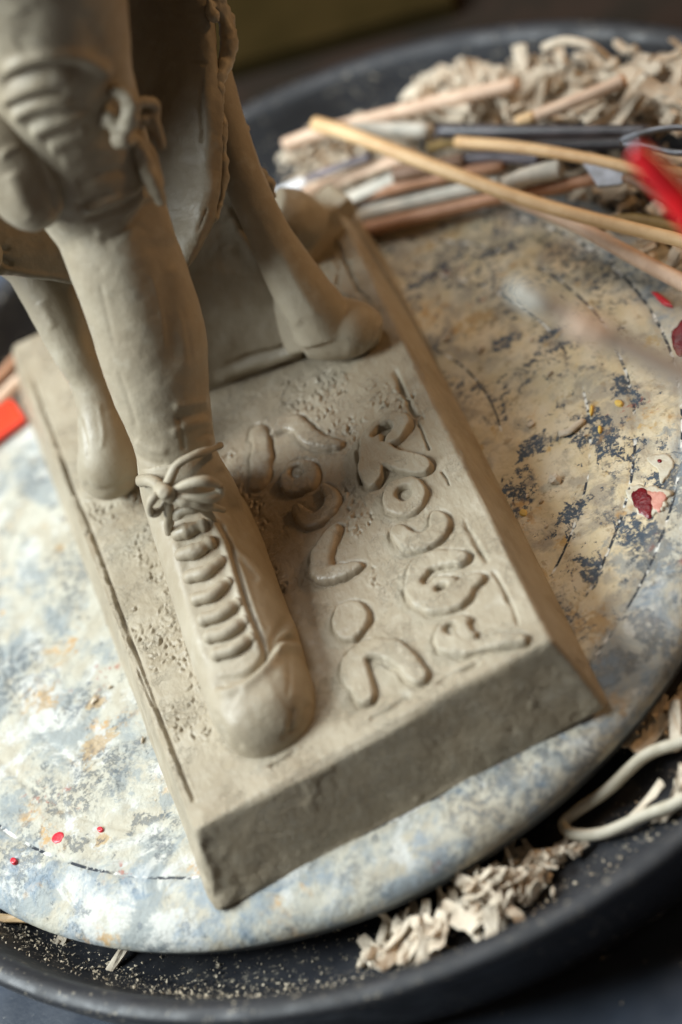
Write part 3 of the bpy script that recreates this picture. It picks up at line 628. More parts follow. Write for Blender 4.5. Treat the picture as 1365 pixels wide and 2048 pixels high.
# ---- knee knot with tails
def lump(name, chains, vox=.055, seg=12, noise=.05, label=None, mat=None, parent=None, sm=2, nsc=2.2):
    ps = []
    for pts, r in chains: 
        C = cr(L3(pts), max(8, 6*len(pts))); t = np.linspace(0, 1, len(C)); ps.append(tube(C, r*(.7+.3*np.sin(np.pi*t)), seg, ref=FW))
    V, N, q = remesh(ps, vox, sm); V = V+N*(noise*fbm(V, nsc, 3, len(bpy.data.objects)))[:, None]
    o = obj(name, V, q, mat or M_figure, parent or sculpture)
    if label: o['label'] = label
    return o
kn = lump('knee_knot', [([(215, 190, -7.7), (240, 184, -8.1), (260, 200, -8.1), (262, 235, -7.9), (248, 255, -7.7), (225, 245, -7.7), (212, 218, -7.7), (215, 192, -7.7)], .27),
                   ([(198, 200, -7.5), (192, 222, -7.4), (208, 243, -7.5), (225, 250, -7.5)], .16), ([(240, 250, -7.7), (248, 275, -7.4), (262, 285, -7.1)], .36), ([(225, 200, -7.0), (250, 240, -6.9)], .34)], noise=.07, label='knotted strip of clay tied at the knee')
lump('knot_tail', [([(255, 215, -6.3), (280, 205, -6.4), (305, 208, -6.0), (312, 225, -5.8), (300, 240, -5.8), (275, 235, -6.0)], .17), ([(300, 225, -5.9), (315, 255, -5.7), (324, 298, -5.4)], .15), ([(275, 225, -6.0), (300, 245, -5.7), (312, 270, -5.5)], .20)], parent=kn)
lump('knot_tail', [([(262, 272, -6.3), (282, 300, -6.1), (296, 340, -5.8), (310, 375, -5.6), (324, 406, -5.4)], .26), ([(278, 262, -6.0), (300, 295, -5.7), (314, 335, -5.5), (325, 375, -5.3)], .15)], parent=kn)
# ---- rear left leg
zb = [(-10, 470, 2.8, 62), (60, 520, 2.6, 60), (92, 575, 2.6, 58), (122, 640, 2.7, 52), (150, 700, 2.9, 47), (180, 760, 3.2, 42), (199, 820, 3.3, 46), (210, 880, 3.3, 55), (216, 930, 3.5, 61), (218, 958, 4.0, 56)]
Vr, Nr, q = remesh([loft(zb, 60, 40), loft([(218, 952, 4.0, 52), (245, 930, 5.2, 55), (290, 890, 7.5, 50), (330, 850, 9.5, 40)], 24, 28, .8)], .06, 8)
Vr = sculpt(Vr, Nr, [([(165, 965), (195, 982), (240, 974), (270, 955)], 7, -.06), ([(130, 560), (160, 640), (200, 720)], 14, -.08), ([(160, 830), (172, 880), (178, 920)], 4, -.03), ([(196, 800), (206, 860), (204, 900)], 5, .03), ([(80, 600), (110, 660)], 10, .05)])
Vr[:, 2] = np.maximum(Vr[:, 2], H-.25); Vr += Nr*(.02*fbm(Vr, 1., 3, 81))[:, None]
o = obj('leg', Vr, q, M_figure, sculpture); o['label'] = 'slender rear leg ending in a rounded heel'
# ---- right leg and foot
Vr, Nr, q = remesh([loft([(420, 150, 1.2, 45), (448, 240, 1.4, 42), (478, 330, 1.6, 42), (508, 405, 1.9, 42), (540, 470, 2.3, 44), (574, 532, 2.7, 52), (606, 586, 3.0, 58), (636, 628, 3.3, 62), (652, 664, 3.6, 64)], 60, 40, .9),
                    loft([(618, 656, 3.9, 62), (664, 656, 3.7, 66), (704, 657, 3.6, 60), (736, 660, 3.7, 48), (756, 666, 3.8, 32)], 40, 36, .9), loft([(585, 560, 3.6, 40), (600, 640, 4.4, 50), (620, 690, 4.6, 48)], 24, 28)], .065, 8)
Vr = sculpt(Vr, Nr, [([(633, 742), (665, 748), (705, 735), (722, 712)], 7, -.10), ([(738, 706), (757, 684), (768, 655)], 7, -.07), ([(765, 640), (750, 670), (735, 715)], 4, .06), ([(560, 500), (600, 580), (640, 640)], 10, .04), ([(595, 640), (640, 690), (700, 700)], 16, -.05), ([(720, 690), (718, 715), (722, 730)], 4, -.06)])
Vr[:, 2] = np.maximum(Vr[:, 2], H-.25); Vr += Nr*(.02*fbm(Vr, 1., 3, 91))[:, None]
o = obj('leg', Vr, q, M_figure, sculpture); o['label'] = 'bare right leg and foot near the edge of the block'
# ---- support slab between the legs
def sheet(name, grid, thick, mat, label=None, n=(60, 60), ragged=0, noise=.03, seed=0, direc=None, vox=.07, strokes=None, sm=4, parent=None):
    """thick sheet through a small grid of (px,py,dz) control points"""
    G = np.array(grid, float); A = np.array([cr(r, n[1]) for r in G]); B = np.array([cr(A[:, j], n[0]) for j in range(n[1])]).transpose(1, 0, 2)
    P = np.array([[F(*c) for c in r] for r in B]); d = FW if direc is None else np.array(direc)
    nu, nv = n; V = np.vstack([P.reshape(-1, 3), (P+d*thick).reshape(-1, 3)]); q = gridfaces(nu, nv); N_ = nu*nv
    Fs = [tuple(f) for f in q]+[tuple(f[::-1]+N_) for f in q]
    bd = [i*nv for i in range(nu)]+[(nu-1)*nv+j for j in range(1, nv)]+[i*nv+nv-1 for i in range(nu-2, -1, -1)]+[j for j in range(nv-2, 0, -1)]
    for a, b in zip(bd, bd[1:]+bd[:1]): Fs.append((a, b, b+N_, a+N_))
    V, N, q = remesh([(V, Fs)], vox, sm)
    if strokes: V = sculpt(V, N, strokes)
    V = V+N*(noise*fbm(V, .8, 3, seed)+noise*.35*fbm(V, 3, 3, seed+3)+ragged*np.abs(fbm(V, 2.2, 3, seed+5))*0)[:, None]
    o = obj(name, V, q, mat, parent or sculpture)
    if label: o['label'] = label
    return o
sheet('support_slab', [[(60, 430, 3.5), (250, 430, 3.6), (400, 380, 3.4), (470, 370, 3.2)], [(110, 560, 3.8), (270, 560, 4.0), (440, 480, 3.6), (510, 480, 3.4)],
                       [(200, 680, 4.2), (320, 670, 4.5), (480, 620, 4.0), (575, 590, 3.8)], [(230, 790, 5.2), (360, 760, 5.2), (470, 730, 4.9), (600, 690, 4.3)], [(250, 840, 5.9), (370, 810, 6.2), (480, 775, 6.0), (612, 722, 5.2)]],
      1.2, M_shaded, 'shade-darkened slab of clay bracing the legs', vox=.08, noise=.03, strokes=[([(425, 745), (500, 716), (560, 700), (584, 680), (586, 645), (565, 590), (530, 520), (480, 440), (455, 395)], 7, -.16), ([(425, 760), (500, 732), (570, 712), (600, 690)], 12, .14), ([(425, 795), (500, 765), (600, 722)], 10, -.10)])
# ---- block of clay behind the right leg
Vr, Nr, q = remesh([loft([(545, 425, 6.5, 55), (585, 440, 6.8, 62), (622, 462, 7.4, 56)], 20, 28, .8), box(*U(600, 470, H+.2), 2.2, 2.6, 1.6, .5), box(*U(655, 425, H-.1), 1.6, 1.4, .9, .3)], .09, 9)
Vr += Nr*(.05*fbm(Vr, .8, 3, 95))[:, None]; o = obj('clay_block', Vr, q, M_figure, sculpture); o['label'] = 'rounded block of clay behind the right foot'
# ---- draped cloth
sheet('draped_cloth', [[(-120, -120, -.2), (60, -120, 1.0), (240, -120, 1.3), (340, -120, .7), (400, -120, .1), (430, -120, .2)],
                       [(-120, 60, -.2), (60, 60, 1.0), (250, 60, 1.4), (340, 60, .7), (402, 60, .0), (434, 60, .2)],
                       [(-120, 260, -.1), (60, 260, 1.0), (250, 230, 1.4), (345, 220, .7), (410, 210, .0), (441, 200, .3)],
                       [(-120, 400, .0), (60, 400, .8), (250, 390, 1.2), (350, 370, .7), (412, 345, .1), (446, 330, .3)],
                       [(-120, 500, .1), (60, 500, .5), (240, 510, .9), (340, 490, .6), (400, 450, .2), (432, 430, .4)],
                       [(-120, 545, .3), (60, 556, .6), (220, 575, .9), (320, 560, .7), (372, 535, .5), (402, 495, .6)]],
      .42, M_shaded, 'shade-darkened draped cloth hanging behind the front leg', n=(80, 80), vox=.075, noise=.05, seed=3,
      strokes=[([(404, 150), (402, 210), (404, 260), (400, 290)], 2.5, -.10), ([(415, 415), (405, 440), (395, 465)], 2.5, -.08), ([(382, 120), (400, 122), (415, 128)], 3, -.07), ([(418, 60), (430, 140), (440, 230), (438, 330)], 8, .06),
               ([(0, 512), (14, 524), (26, 530)], 4, -.16), ([(0, 500), (20, 498)], 4, -.10), ([(320, 0), (310, 200), (330, 400)], 22, -.10), ([(370, 0), (372, 200), (368, 380)], 20, .08), ([(0, 536), (60, 548), (150, 560)], 6, .08)])
lump('torn_edge', [([(425, -60, .2), (436, 0, .2), (452, 50, .5), (458, 95, .6), (446, 130, .5), (436, 160, .3)], .24), ([(430, 0, .1), (452, 20, .5), (464, 60, .9), (460, 110, 1.0), (444, 150, .8)], .12),
                   ([(418, 0, -.1), (424, 25, -.1), (436, 45, .0)], .16), ([(436, 160, .3), (442, 200, .4), (446, 260, .5), (450, 330, .6), (444, 390, .7), (430, 440, .7)], .13)], noise=.10, label='thin torn edge of the cloth', nsc=1.8)
lump('ragged_clay', [([(440, 215, 1.6), (455, 235, 1.7), (462, 270, 1.9), (480, 300, 2.1), (500, 340, 2.4), (525, 385, 2.8)], .30), ([(452, 228, 1.5), (464, 222, 1.6), (474, 240, 1.9)], .18), ([(470, 255, 1.7), (488, 268, 2.0), (484, 292, 2.1)], .2),
                     ([(500, 325, 2.1), (520, 350, 2.4), (545, 390, 3.0)], .2)], noise=.16, label='ragged strip of clay behind the cloth', nsc=2.6)
# unseen upper body of the figure, with lobes added to shade the cloth
tz = lambda pts, r, r2: tube(cr(pts, 14), r, 20, r2, ref=np.array([0, 0, 1.]))
Vr, Nr, q = remesh([tz([(-4, 8.4, 18.6), (1, 8.6, 18.6), (7.4, 9.4, 18.9)], 4.2, 1.9), tube(cr([(2.5, 9, 18.5), (3, 10, 24), (3, 10.5, 31)], 14), 4.0, 24, ref=np.array([1., 0, 0])), tube(cr([(-5.5, 8.2, 18), (-5.6, 7.9, 14.5), (-5.4, 7.4, 12.2)], 12), 1.5, 16, ref=np.array([1., 0, 0])), tube(cr([(-5, 8, 16.5), (-2.6, 7.8, 15.9), (-1.2, 8.2, 16.6)], 12), 1.6, 16), tube(cr([(-6, 6.8, 17.0), (-4.6, 5.7, 15.2), (-4.5, 5.4, 13.0), (-4.7, 5.6, 11.6)], 12), 1.6, 16), tube(cr([(3.5, 2.6, 23), (3.2, 5.5, 23), (3, 9, 23)], 12), 2.4, 16)], .2, 5)
Vr += Nr*(.15*fbm(Vr, .6, 3, 99))[:, None]; o = obj('torso_blocker', Vr, q, M_figure, sculpture); o['label'] = 'unseen upper body of the figure, shaped to shade the cloth'

# ------------------------------------------------------------------ tools lying across the tray
def rod(name, pts, wpx, mat, label, cat, parts=(), taper=1.0, end=1.0, group=None, flat=1.0):
    """pts: (px, py, height cm); the first end is the thin one; parts: (name, t0, t1, scale, material)"""
    W_ = np.array([U(x, y, z) for x, y, z in pts]); C = cr(W_, 40); _, zz = PX(C[:1]); r = wpx/2*zz[0]/FPX
    t = np.linspace(0, 1, 40); R = r*(taper+(end-taper)*t); org = C[0].copy(); org[2] = C[:, 2].min()-r
    if not parts:
        V, Fs = tube(C, R, 14, R*flat); o = obj(name, V, Fs, mat); return tag(o, label, cat, group)
    e = empty(name, org, label, cat, group)
    for nm, t0, t1, sc_, mt in parts:
        k = (t >= t0-1e-6) & (t <= t1+1e-6); V, Fs = tube(C[k], R[k]*sc_, 14, R[k]*sc_*flat); obj(nm, V, Fs, mt, e)
    return e
rod('modelling_stick', [(632, 248, 2.9), (700, 268, 2.9), (900, 345, 2.6), (1100, 415, 2.4), (1420, 495, 2.2)], 30, WOOD['honey'], 'long honey coloured wooden stick crossing on top of the other tools', 'wooden stick', taper=1.05, end=.85)
rod('modelling_stick', [(1010, 392, 1.5), (1150, 450, 1.4), (1280, 520, 1.1), (1430, 598, .9)], 33, WOOD['pink'], 'thick pale pinkish stick below the long honey stick, at the right', 'wooden stick', taper=.75, end=1.05)
rod('modelling_stick', [(915, 284, 1.9), (1050, 296, 1.9), (1180, 318, 1.9), (1300, 342, 1.9), (1440, 350, 1.7)], 28, WOOD['honey'], 'thin wooden stick just under the dark brush handle', 'wooden stick', taper=.9, end=.8)
rod('paint_brush', [(640, 262, 1.9), (860, 262, 1.9), (1080, 263, 1.9), (1300, 262, 1.9)], 34, WOOD['dark'], 'dark grey handled brush with pale ferrule lying across the scraps', 'brush', parts=(('ferrule', 0, .34, 1.1, WOOD['grey']), ('handle', .34, 1, .95, WOOD['dark'])), end=.75)
rod('loop_tool', [(1000, 292, 1.0), (1150, 290, 1.0), (1275, 285, 1.1)], 28, WOOD['dark'], 'short black tool handle under the dark grey brush', 'clay tool')
rod('modelling_stick', [(572, 292, 1.4), (660, 262, 1.5), (840, 214, 1.7), (1036, 168, 1.9)], 36, WOOD['pink'], 'pale pinkish stick behind the dark brush, among the scraps', 'wooden stick', taper=.9, end=.8)
rod('modelling_stick', [(1036, 246, 1.8), (1100, 222, 1.9), (1180, 190, 2.1), (1250, 160, 2.3)], 28, WOOD['pink'], 'short stick with an orange worn tip behind the dark brush', 'wooden stick', parts=(('tip', 0, .2, 1.0, WOOD['honey']), ('shaft', .2, 1, .95, WOOD['pink'])))
rod('modelling_stick', [(520, 410, .9), (620, 382, .9), (720, 345, 1.0), (830, 308, 1.1)], 38, WOOD['pink'], 'broad pinkish stick nearest the sculpture, behind the block', 'wooden stick', end=.8, flat=.6)
rod('spatula', [(548, 392, 1.7), (590, 372, 1.7), (640, 348, 1.6), (740, 312, 1.5)], 30, WOOD['white'], 'glossy white plastic spatula beside the broad pinkish stick', 'spatula', parts=(('blade', 0, .5, 1.1, WOOD['white']), ('handle', .5, 1, .7, WOOD['lilac'])), flat=.4)
rod('modelling_stick', [(640, 430, .8), (700, 398, .9), (800, 352, 1.0), (868, 330, 1.1)], 40, WOOD['grey'], 'flat whitish clay covered stick right behind the block corner', 'wooden stick', flat=.45, end=.8)
rod('modelling_stick', [(690, 448, .6), (780, 420, .7), (900, 388, .8), (1000, 366, .9)], 38, WOOD['grey'], 'grey white clay covered stick between two reddish ones', 'wooden stick', end=.7)
rod('modelling_stick', [(680, 410, .7), (780, 380, .8), (900, 352, .9), (1010, 330, 1.)], 26, WOOD['copper'], 'thin reddish stick under the grey white one', 'wooden stick')
rod('modelling_stick', [(720, 462, .5), (850, 430, .6), (1000, 396, .8), (1110, 376, .9), (1196, 356, 1.0)], 30, WOOD['copper'], 'long reddish brown stick lying lowest, along the edge of the wheel', 'wooden stick', end=.8)
rod('paint_brush', [(925, 318, 1.2), (1000, 314, 1.2), (1080, 320, 1.1)], 26, WOOD['lilac'], 'short lilac grey handle under the thin stick', 'brush')
rod('paint_brush', [(790, 350, 1.2), (850, 340, 1.2), (930, 322, 1.2)], 34, WOOD['brown'], 'dark brown handle under the long honey stick', 'brush')
rod('modelling_stick', [(1010, 372, 1.4), (1060, 352, 1.5), (1122, 338, 1.5)], 36, WOOD['grey'], 'short blunt pale stub of stick above the reddish brown one', 'wooden stick', end=1.1)
rod('modelling_stick', [(570, 290, 2.0), (630, 268, 2.1), (690, 255, 2.2)], 28, WOOD['pink'], 'short stub of stick beside the thin end of the long honey stick', 'wooden stick')
rod('modelling_stick', [(860, 292, 1.3), (900, 285, 1.4), (960, 278, 1.5)], 24, WOOD['ochre'], 'short ochre stick beneath the dark brush ferrule', 'wooden stick')
rod('modelling_stick', [(1190, 455, 1.0), (1270, 440, .9), (1420, 470, .8)], 26, WOOD['ochre'], 'ochre stick under the long honey stick at the right edge', 'wooden stick')
# palette knife and red handled tool at the right edge
pk = empty('palette_knife', U(1200, 345, 1.6), 'palette knife with bluish steel blade lying under the thin stick', 'palette knife')
P = [U(*p) for p in ((1160, 318, 1.9), (1215, 322, 1.9), (1262, 352, 1.8), (1240, 368, 1.8), (1196, 372, 1.8))]; n = len(P)
V = np.array(P+[p-np.array([0, 0, .08]) for p in P]); obj('blade', V, [tuple(range(n))[::-1], tuple(range(n, 2*n))]+[(i, (i+1) % n, n+(i+1) % n, n+i) for i in range(n)], WOOD['metal'], pk, smooth=False)
V, Fs = tube(cr([U(1250, 355, 1.8), U(1310, 385, 1.8), U(1400, 430, 1.7)], 14), .16, 10); obj('handle', V, Fs, WOOD['brown'], pk)
rt_ = empty('scraper', F(1300, 350, -17), 'deep red plastic handled scraper at the right edge of the picture', 'scraper')
V, Fs = tube(cr([F(1272, 300, -17), F(1295, 325, -17), F(1330, 365, -17), F(1385, 430, -17), F(1500, 560, -17)], 26), np.linspace(.30, .50, 26), 20, np.linspace(.28, .45, 26)); obj('handle', V, Fs, WOOD['red'], rt_)
V, Fs = tube(cr([F(1262, 270, -17), F(1268, 285, -17), F(1274, 302, -17)], 14), .08, 10); obj('shank', V, Fs, WOOD['metal'], rt_)
lt = lambda pts, r, nm, mt, lb, ct: tag(obj(nm, *tube(cr([U(*p) for p in pts], 40), r, 10), mt), lb, ct)
lt([(1240, 282, 2.7), (1300, 262, 2.9), (1370, 256, 2.9), (1420, 280, 2.8), (1370, 306, 2.7), (1300, 296, 2.6), (1245, 285, 2.6)], .11, 'wire_loop', WOOD['metal'], 'bent steel wire loop above the red handle', 'wire tool')
# at the far left: orange red tool and pale sticks on the wheel
def bar(name, a, b, wid, th, mat, label, cat):
    a, b = U(*a), U(*b); d = b-a; L = np.linalg.norm(d[:2]); V, Fc = box(0, 0, 0, L, wid, th, math.atan2(d[1], d[0])); o = obj(name, V+(a+b)/2+[0, 0, th/2], Fc, mat, smooth=False)
    m = o.modifiers.new('b', 'BEVEL'); m.width = .0006; m.segments = 2; return tag(o, label, cat)
bar('scraper', (-90, 925, .1), (44, 826, .1), 1.35, .3, WOOD['orange'], 'bright orange red flat plastic tool sticking out behind the block at the left', 'scraper')
rod('modelling_stick', [(60, 742, .35), (-20, 820, .35), (-90, 880, .35)], 30, WOOD['pink'], 'pale stick beside the orange red tool at the left edge', 'wooden stick')
rod('modelling_stick', [(50, 700, .4), (0, 755, .4), (-70, 820, .4)], 24, WOOD['copper'], 'thin reddish stick at the left edge behind the orange red tool', 'wooden stick')
# tool held in the air in front of everything, out of focus
M_blur = simple('greyish_worn_wood', (.42, .33, .26), .6, .3, 0, (.34, .27, .21), 60)
ft = empty('wooden_modelling_tool', F(1045, 585, -21), 'blurred wooden modelling tool with pale tip poking in from the right', 'clay tool')
tp_ = lambda pts, r, nm, mt: obj(nm, *tube(cr([F(*p) for p in pts], 20), np.linspace(r[0], r[1], 20), 16), mt, ft)
tp_([(1030, 572, -21), (1055, 588, -21), (1085, 605, -21)], (.28, .32), 'tip', WOOD['grey'])
tp_([(1082, 603, -21), (1130, 628, -21), (1160, 645, -21)], (.24, .26), 'shaft', M_blur)
tp_([(1150, 640, -21), (1180, 658, -21), (1215, 672, -21)], (.36, .34), 'collar', WOOD['pink'])
tp_([(1200, 668, -21), (1290, 712, -21), (1370, 752, -21), (1500, 820, -21), (1700, 930, -20)], (.28, .38), 'handle', M_blur)

# ------------------------------------------------------------------ clay scraps, coil, crumbs, dust
def chunk(seed, kind):
    r = np.random.default_rng(seed)
    if kind == 'flake':                    # bent shaving
        nu, nv = 6, 4; a, b = np.meshgrid(np.linspace(-1, 1, nu), np.linspace(-1, 1, nv), indexing='ij')
        L, W_, th, bend = r.uniform(.5, .95), r.uniform(.13, .32), r.uniform(.06, .13), r.uniform(.05, .55)
        X = L*np.sin(a*bend)/bend; Z = L*(1-np.cos(a*bend))/bend; Y = W_*b*(1-.45*a*a*r.uniform(.2, 1))
        P = np.stack([X, Y, Z], -1).reshape(-1, 3); P += r.normal(0, .035, P.shape); V = np.vstack([P, P+[0, 0, th]])
        q = gridfaces(nu, nv); N_ = nu*nv; bd = [i*nv for i in range(nu)]+[(nu-1)*nv+j for j in range(1, nv)]+[i*nv+nv-1 for i in range(nu-2, -1, -1)]+[j for j in range(nv-2, 0, -1)]
        Fs = [tuple(f[::-1]) for f in q]+[tuple(f+N_) for f in q]+[(x, y, y+N_, x+N_) for x, y in zip(bd, bd[1:]+bd[:1])]
        return V, Fs
    pts = [];  n1, n2 = 5, 7              # torn lump
    V = [(0, 0, -.22)]; 
    for i in range(1, n1):
        for j in range(n2):
            t, p = math.pi*i/n1, 2*math.pi*j/n2+r.uniform(-.2, .2); k = r.uniform(.7, 1.2); V.append((.42*k*math.sin(t)*math.cos(p), .27*k*math.sin(t)*math.sin(p), -.22*k*math.cos(t)))
    V.append((0, 0, .2)); Fs = [(0, 1+(j+1) % n2, 1+j) for j in range(n2)]
    for i in range(n1-2):
        for j in range(n2): a, b = 1+i*n2+j, 1+i*n2+(j+1) % n2; Fs.append((a, b, b+n2, a+n2))
    e = len(V)-1; Fs += [(e, 1+(n1-2)*n2+j, 1+(n1-2)*n2+(j+1) % n2) for j in range(n2)]
    return np.array(V), Fs
PROT = []
for k in range(14):
    V, Fs = chunk(100+k, 'flake' if k % 3 else 'lump'); me = mesh('scrap_mesh', V*S, Fs, smooth=False); me.materials.append(M_scrap); PROT.append(me)
r3 = np.random.default_rng(11)
def scatter(poly, n, z0, z1, sc0, sc1, label, group, ang=None):
    xs, ys = [p[0] for p in poly], [p[1] for p in poly]; c = 0
    while c < n:
        x, y = r3.uniform(min(xs), max(xs)), r3.uniform(min(ys), max(ys))
        if not inpoly(np.array([x]), np.array([y]), poly)[0]: continue
        z = r3.uniform(z0, z1); P = U(x, y, z); o = bpy.data.objects.new('clay_scrap', PROT[r3.integers(len(PROT))]); COL.objects.link(o)
        o.location = P*S; s_ = r3.uniform(sc0, sc1); o.scale = (s_*r3.uniform(.8, 1.3), s_, s_*r3.uniform(.7, 1.2))
        o.rotation_euler = (r3.normal(0, .33), r3.normal(0, .33), r3.uniform(0, 6.28) if ang is None else r3.normal(ang, .5)); tag(o, label, 'clay scrap', group); c += 1
BK = [(790, 215), (850, 160), (1000, 130), (1200, 105), (1400, 90), (1400, 250), (1000, 250), (800, 262)]
RS = [(840, 330), (1000, 280), (1400, 320), (1400, 620), (1300, 540), (1150, 440), (1000, 400), (880, 420)]
scatter(BK, 113, -.2, 1.5, .8, 1.5, 'pale dry clay scrap in the heap at the back of the tray', 'clay scraps heaped at the back')
scatter([(555, 340), (600, 270), (800, 270), (900, 330), (700, 400), (590, 385)], 24, -1.2, .4, .7, 1.2, 'pale clay scrap lying beneath the bundle of sticks', 'clay scraps under the sticks')
scatter(RS, 44, -.8, .4, .6, 1.2, 'clay scrap between the sticks at the right of the tray', 'clay scraps at the right of the sticks')
scatter([(1240, 1480), (1290, 1430), (1390, 1370), (1400, 1480), (1330, 1480)], 24, -2.4, -1.7, .5, .95, 'pale torn clay scrap between the wheel and the coil at the right edge', 'scraps near the coil', .5)
scatter([(1290, 1600), (1400, 1520), (1400, 1600), (1340, 1620)], 9, -2.4, -1.9, .5, .9, 'clay scrap lying inside the bend of the coil', 'scraps in the coil')
scatter([(900, 1790), (950, 1745), (1020, 1715), (1050, 1770), (1000, 1840), (930, 1860)], 33, -2.3, -1.2, .5, .95, 'clay shaving in the small heap at the front of the tray, right part', 'shavings heaped at the front right')
scatter([(730, 1915), (790, 1850), (850, 1825), (895, 1860), (850, 1900), (760, 1930)], 32, -2.3, -1.4, .5, .95, 'clay shaving in the small heap at the front of the tray, left part', 'shavings heaped at the front left', .9)
scatter([(1065, 1690), (1140, 1660), (1180, 1720), (1120, 1790), (1060, 1800)], 11, -2.6, -2.3, .3, .75, 'loose clay scrap between the front heap and the coil', 'loose scraps at the front')
scatter([(60, 1880), (110, 1870), (165, 1895), (140, 1920), (70, 1905)], 6, -2.6, -2.3, .5, .9, 'greyish clay scrap at the lower left of the tray', 'scraps at the lower left')
def heap(name, polys, per, s0, s1, label):
    Vs_, Fs_, o = [], [], 0
    for poly, z0, z1, n in polys:
        xs, ys = [p[0] for p in poly], [p[1] for p in poly]; c = 0
        while c < n:
            x, y = r3.uniform(min(xs), max(xs)), r3.uniform(min(ys), max(ys))
            if not inpoly(np.array([x]), np.array([y]), poly)[0]: continue
            V, Fc = chunk(200+int(r3.integers(12)), 'flake' if r3.random() < .6 else 'lump'); Mx = np.array(__import__('mathutils').Euler((r3.normal(0, .6), r3.normal(0, .6), r3.uniform(0, 6.3))).to_matrix())
            V = (V*r3.uniform(s0, s1))@Mx.T+U(x, y, r3.uniform(z0, z1)); Vs_.append(V); Fs_ += [tuple(i+o for i in f) for f in Fc]; o += len(V); c += 1
    return tag(obj(name, np.vstack(Vs_), Fs_, M_scrap, smooth=False), label, 'clay scraps', kind='stuff')
heap('clay_scrap_heap', [(BK, -2.2, .9, 420), (RS, -1.9, -.5, 260), ([(560, 340), (600, 270), (800, 260), (900, 330), (700, 400), (590, 385)], -2.2, -.6, 140), ([(880, 1800), (950, 1750), (1020, 1725), (1150, 1680), (1050, 1800), (930, 1860)], -2.6, -1.9, 110), ([(725, 1915), (790, 1850), (850, 1825), (900, 1850), (850, 1905), (760, 1935)], -2.6, -1.9, 70), ([(1240, 1470), (1400, 1370), (1400, 1470)], -2.6, -2.0, 60)], 0, .25, .8, 'mass of small clay scraps filling the tray under the larger ones')
def single(px, py, z, k, sx, sy, sz, rz, label, cat='clay crumb', name='clay_crumb', mat=None):
    me = PROT[k]
    if mat: me = me.copy(); me.materials[0] = mat
    o = bpy.data.objects.new(name, me); COL.objects.link(o); o.location = U(px, py, z)*S; o.scale = (sx, sy, sz); o.rotation_euler = (0, 0, rz); return tag(o, label, cat)
single(235, 1922, -2.3, 4, 1.3, .6, .8, .6, 'thin pale sliver of clay below the wheel, lower left', 'clay scrap', 'clay_sliver')
single(28, 1838, -1.9, 7, 1.4, .6, .6, -.6, 'orange brown splinter at the edge of the wheel, lower left', 'wood splinter', 'wood_splinter', WOOD['honey'])
tag(lt([(1090, 95, 1.8), (1130, 82, 2.4), (1180, 92, 2.5), (1215, 118, 1.9)], .17, 'clay_curl', M_scrap, 'thin curved curl of clay above the heap at the back', 'clay curl'))
for a in (
    (1111, 958, .12, 0, .45, .85, .75, .35, 'elongated cracked pale crumb on the tan wheel beside the letter row'),
    (1083, 1003, .08, 3, .26, .24, .3, .2, 'small round pale crumb just below the elongated one'),
    (1055, 992, .06, 6, .25, .2, .22, 1., 'dark tan crumb left of the round pale one'),
    (1100, 748, .08, 9, .28, .28, .3, .4, 'round tan crumb right of the smooth ridge of slip'),
    (1062, 680, .06, 12, .22, .28, .3, .9, 'small tan crumb under the blurred tool shaft'),
    (963, 697, .08, 0, .42, .36, .35, .7, 'rounded tan crumb high on the wheel near the block'),
    (893, 676, .06, 3, .45, .25, .3, .5, 'dark brown crumb close to the block, uppermost of the near ones'),
    (905, 548, .06, 6, .30, .30, .3, .2, 'dark crumb at the back of the wheel, behind the block'),
    (875, 592, .05, 9, .30, .22, .3, 1.1, 'flat dark crumb just below the one at the back'),
    (1062, 848, .07, 12, .35, .40, .32, .1, 'tan crumb touching the long ridge of slip'),
    (1093, 1052, .05, 0, .22, .22, .2, .8, 'low brown crumb by the blue flaked patch'),
    (220, 1374, .06, 3, .25, .2, .25, .2, 'small reddish brown crumb on the white side of the wheel left of the block'),
    (188, 1402, .06, 6, .35, .35, .25, .6, 'brown lump of dried slip on the white side of the wheel'),
    (215, 1245, .07, 9, .2, .16, .2, .4, 'tiny orange crumb near the left edge of the block'),
    (285, 1480, .06, 12, .35, .14, .25, 1.0, 'dark sliver touching the left edge of the block'),
    (1170, 870, .05, 6, .18, .2, .2, .3, 'tiny crumb by the yellow paint flecks')):
    single(*a)
Cc = cr([U(*p) for p in ((1120, 868, .06), (1140, 862, .10), (1155, 850, .08), (1163, 844, .05))]+[U(1165, 842, .0)], 20); tag(obj('slip_ridge', *tube(Cc, .13, 8, .09), M_scrap), 'long low ridge of tan slip on the wheel, right of the block', 'dried slip')
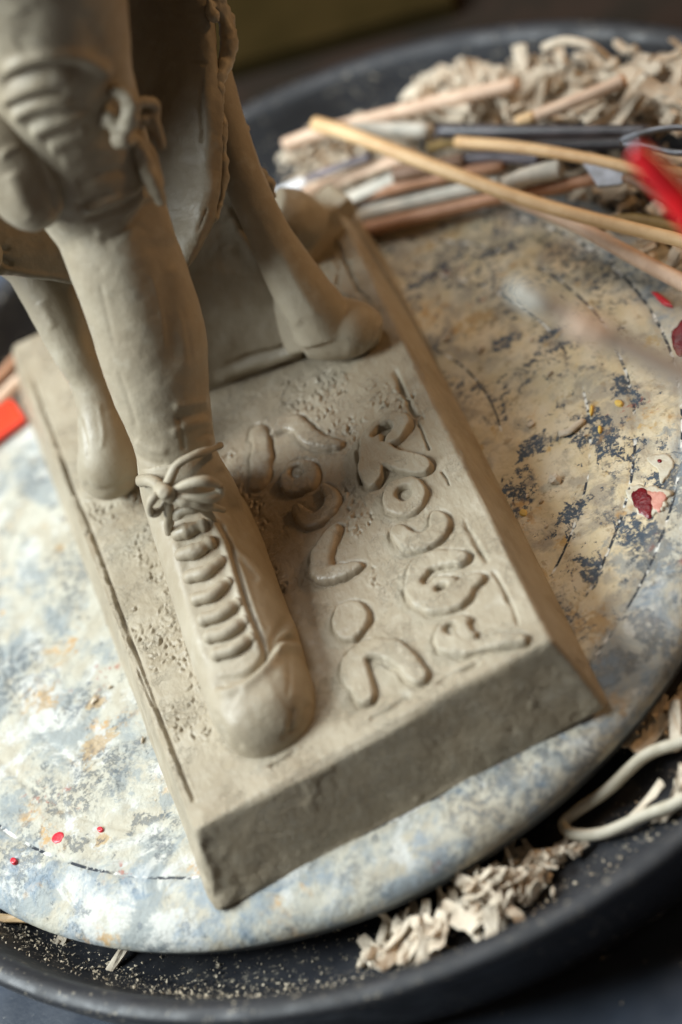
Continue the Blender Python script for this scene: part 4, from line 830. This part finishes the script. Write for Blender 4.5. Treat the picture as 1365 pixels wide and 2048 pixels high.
# coil of clay at the lower right
P = [(1480, 1440, -1.2), (1365, 1483, -1.4), (1290, 1512, -1.5), (1215, 1580, -1.8), (1150, 1625, -2.2), (1128, 1648, -2.3), (1150, 1668, -2.3), (1210, 1665, -2.3), (1290, 1630, -2.1), (1365, 1600, -1.9), (1460, 1540, -1.7)]
tag(obj('clay_coil', *tube(cr([U(*p) for p in P], 110), .18, 18), M_cord), 'cream coloured clay coil bent in a long loop in the tray', 'clay coil')
# dust and grit
def specks(name, n, fn, lo, hi, mat, label, cat):
    V, Fs = [], []; r = np.random.default_rng(3)
    for k in range(n):
        c = fn(r); s_ = lo+(hi-lo)*r.random()**3; R = r.normal(size=(4, 3)); R /= np.linalg.norm(R, axis=1)[:, None]; o = len(V)
        V += [tuple(c+q*s_*[1, 1, .6]+[0, 0, s_*.3]) for q in R]; Fs += [(o, o+1, o+2), (o, o+2, o+3), (o, o+3, o+1), (o+1, o+3, o+2)]
    return tag(obj(name, np.array(V), Fs, mat, smooth=False), label, cat, kind='stuff')
def ring(r):
    while True:
        a = r.uniform(-math.pi, math.pi); R = 15.6+abs(r.normal(0, 1.6)) if r.random() < .3 else 18.1+r.normal(0, .42)
        den = .5+.5*math.cos(a+1.0)
        if R > 18.75 or r.random() > .25+.75*den: continue
        z = -2.68 if R < 16.6 else np.interp(R, [16.6, 17.4, 18, 18.7], [-2.62, -2.4, -2.05, -1.1]); return np.array([TC[0]+R*math.cos(a), TC[1]+R*math.sin(a), z])
specks('clay_dust', 16000, ring, .012, .085, M_dust, 'pale gritty clay dust along the inside of the tray', 'clay dust')
specks('wheel_grit', 1400, lambda r: np.array([*(lambda a, R: (WC[0]+R*math.cos(a), WC[1]+R*math.sin(a)))(r.uniform(-math.pi, math.pi), 13*math.sqrt(r.uniform(.1, 1))), .02]), .008, .05, M_dust, 'fine grit and crumbs scattered on the wheel', 'grit')
specks('table_grit', 700, lambda r: np.array([r.uniform(-22, 28), r.uniform(-32, 40), -4.19]), .015, .09, M_dust, 'specks of dried clay on the dark table', 'grit')
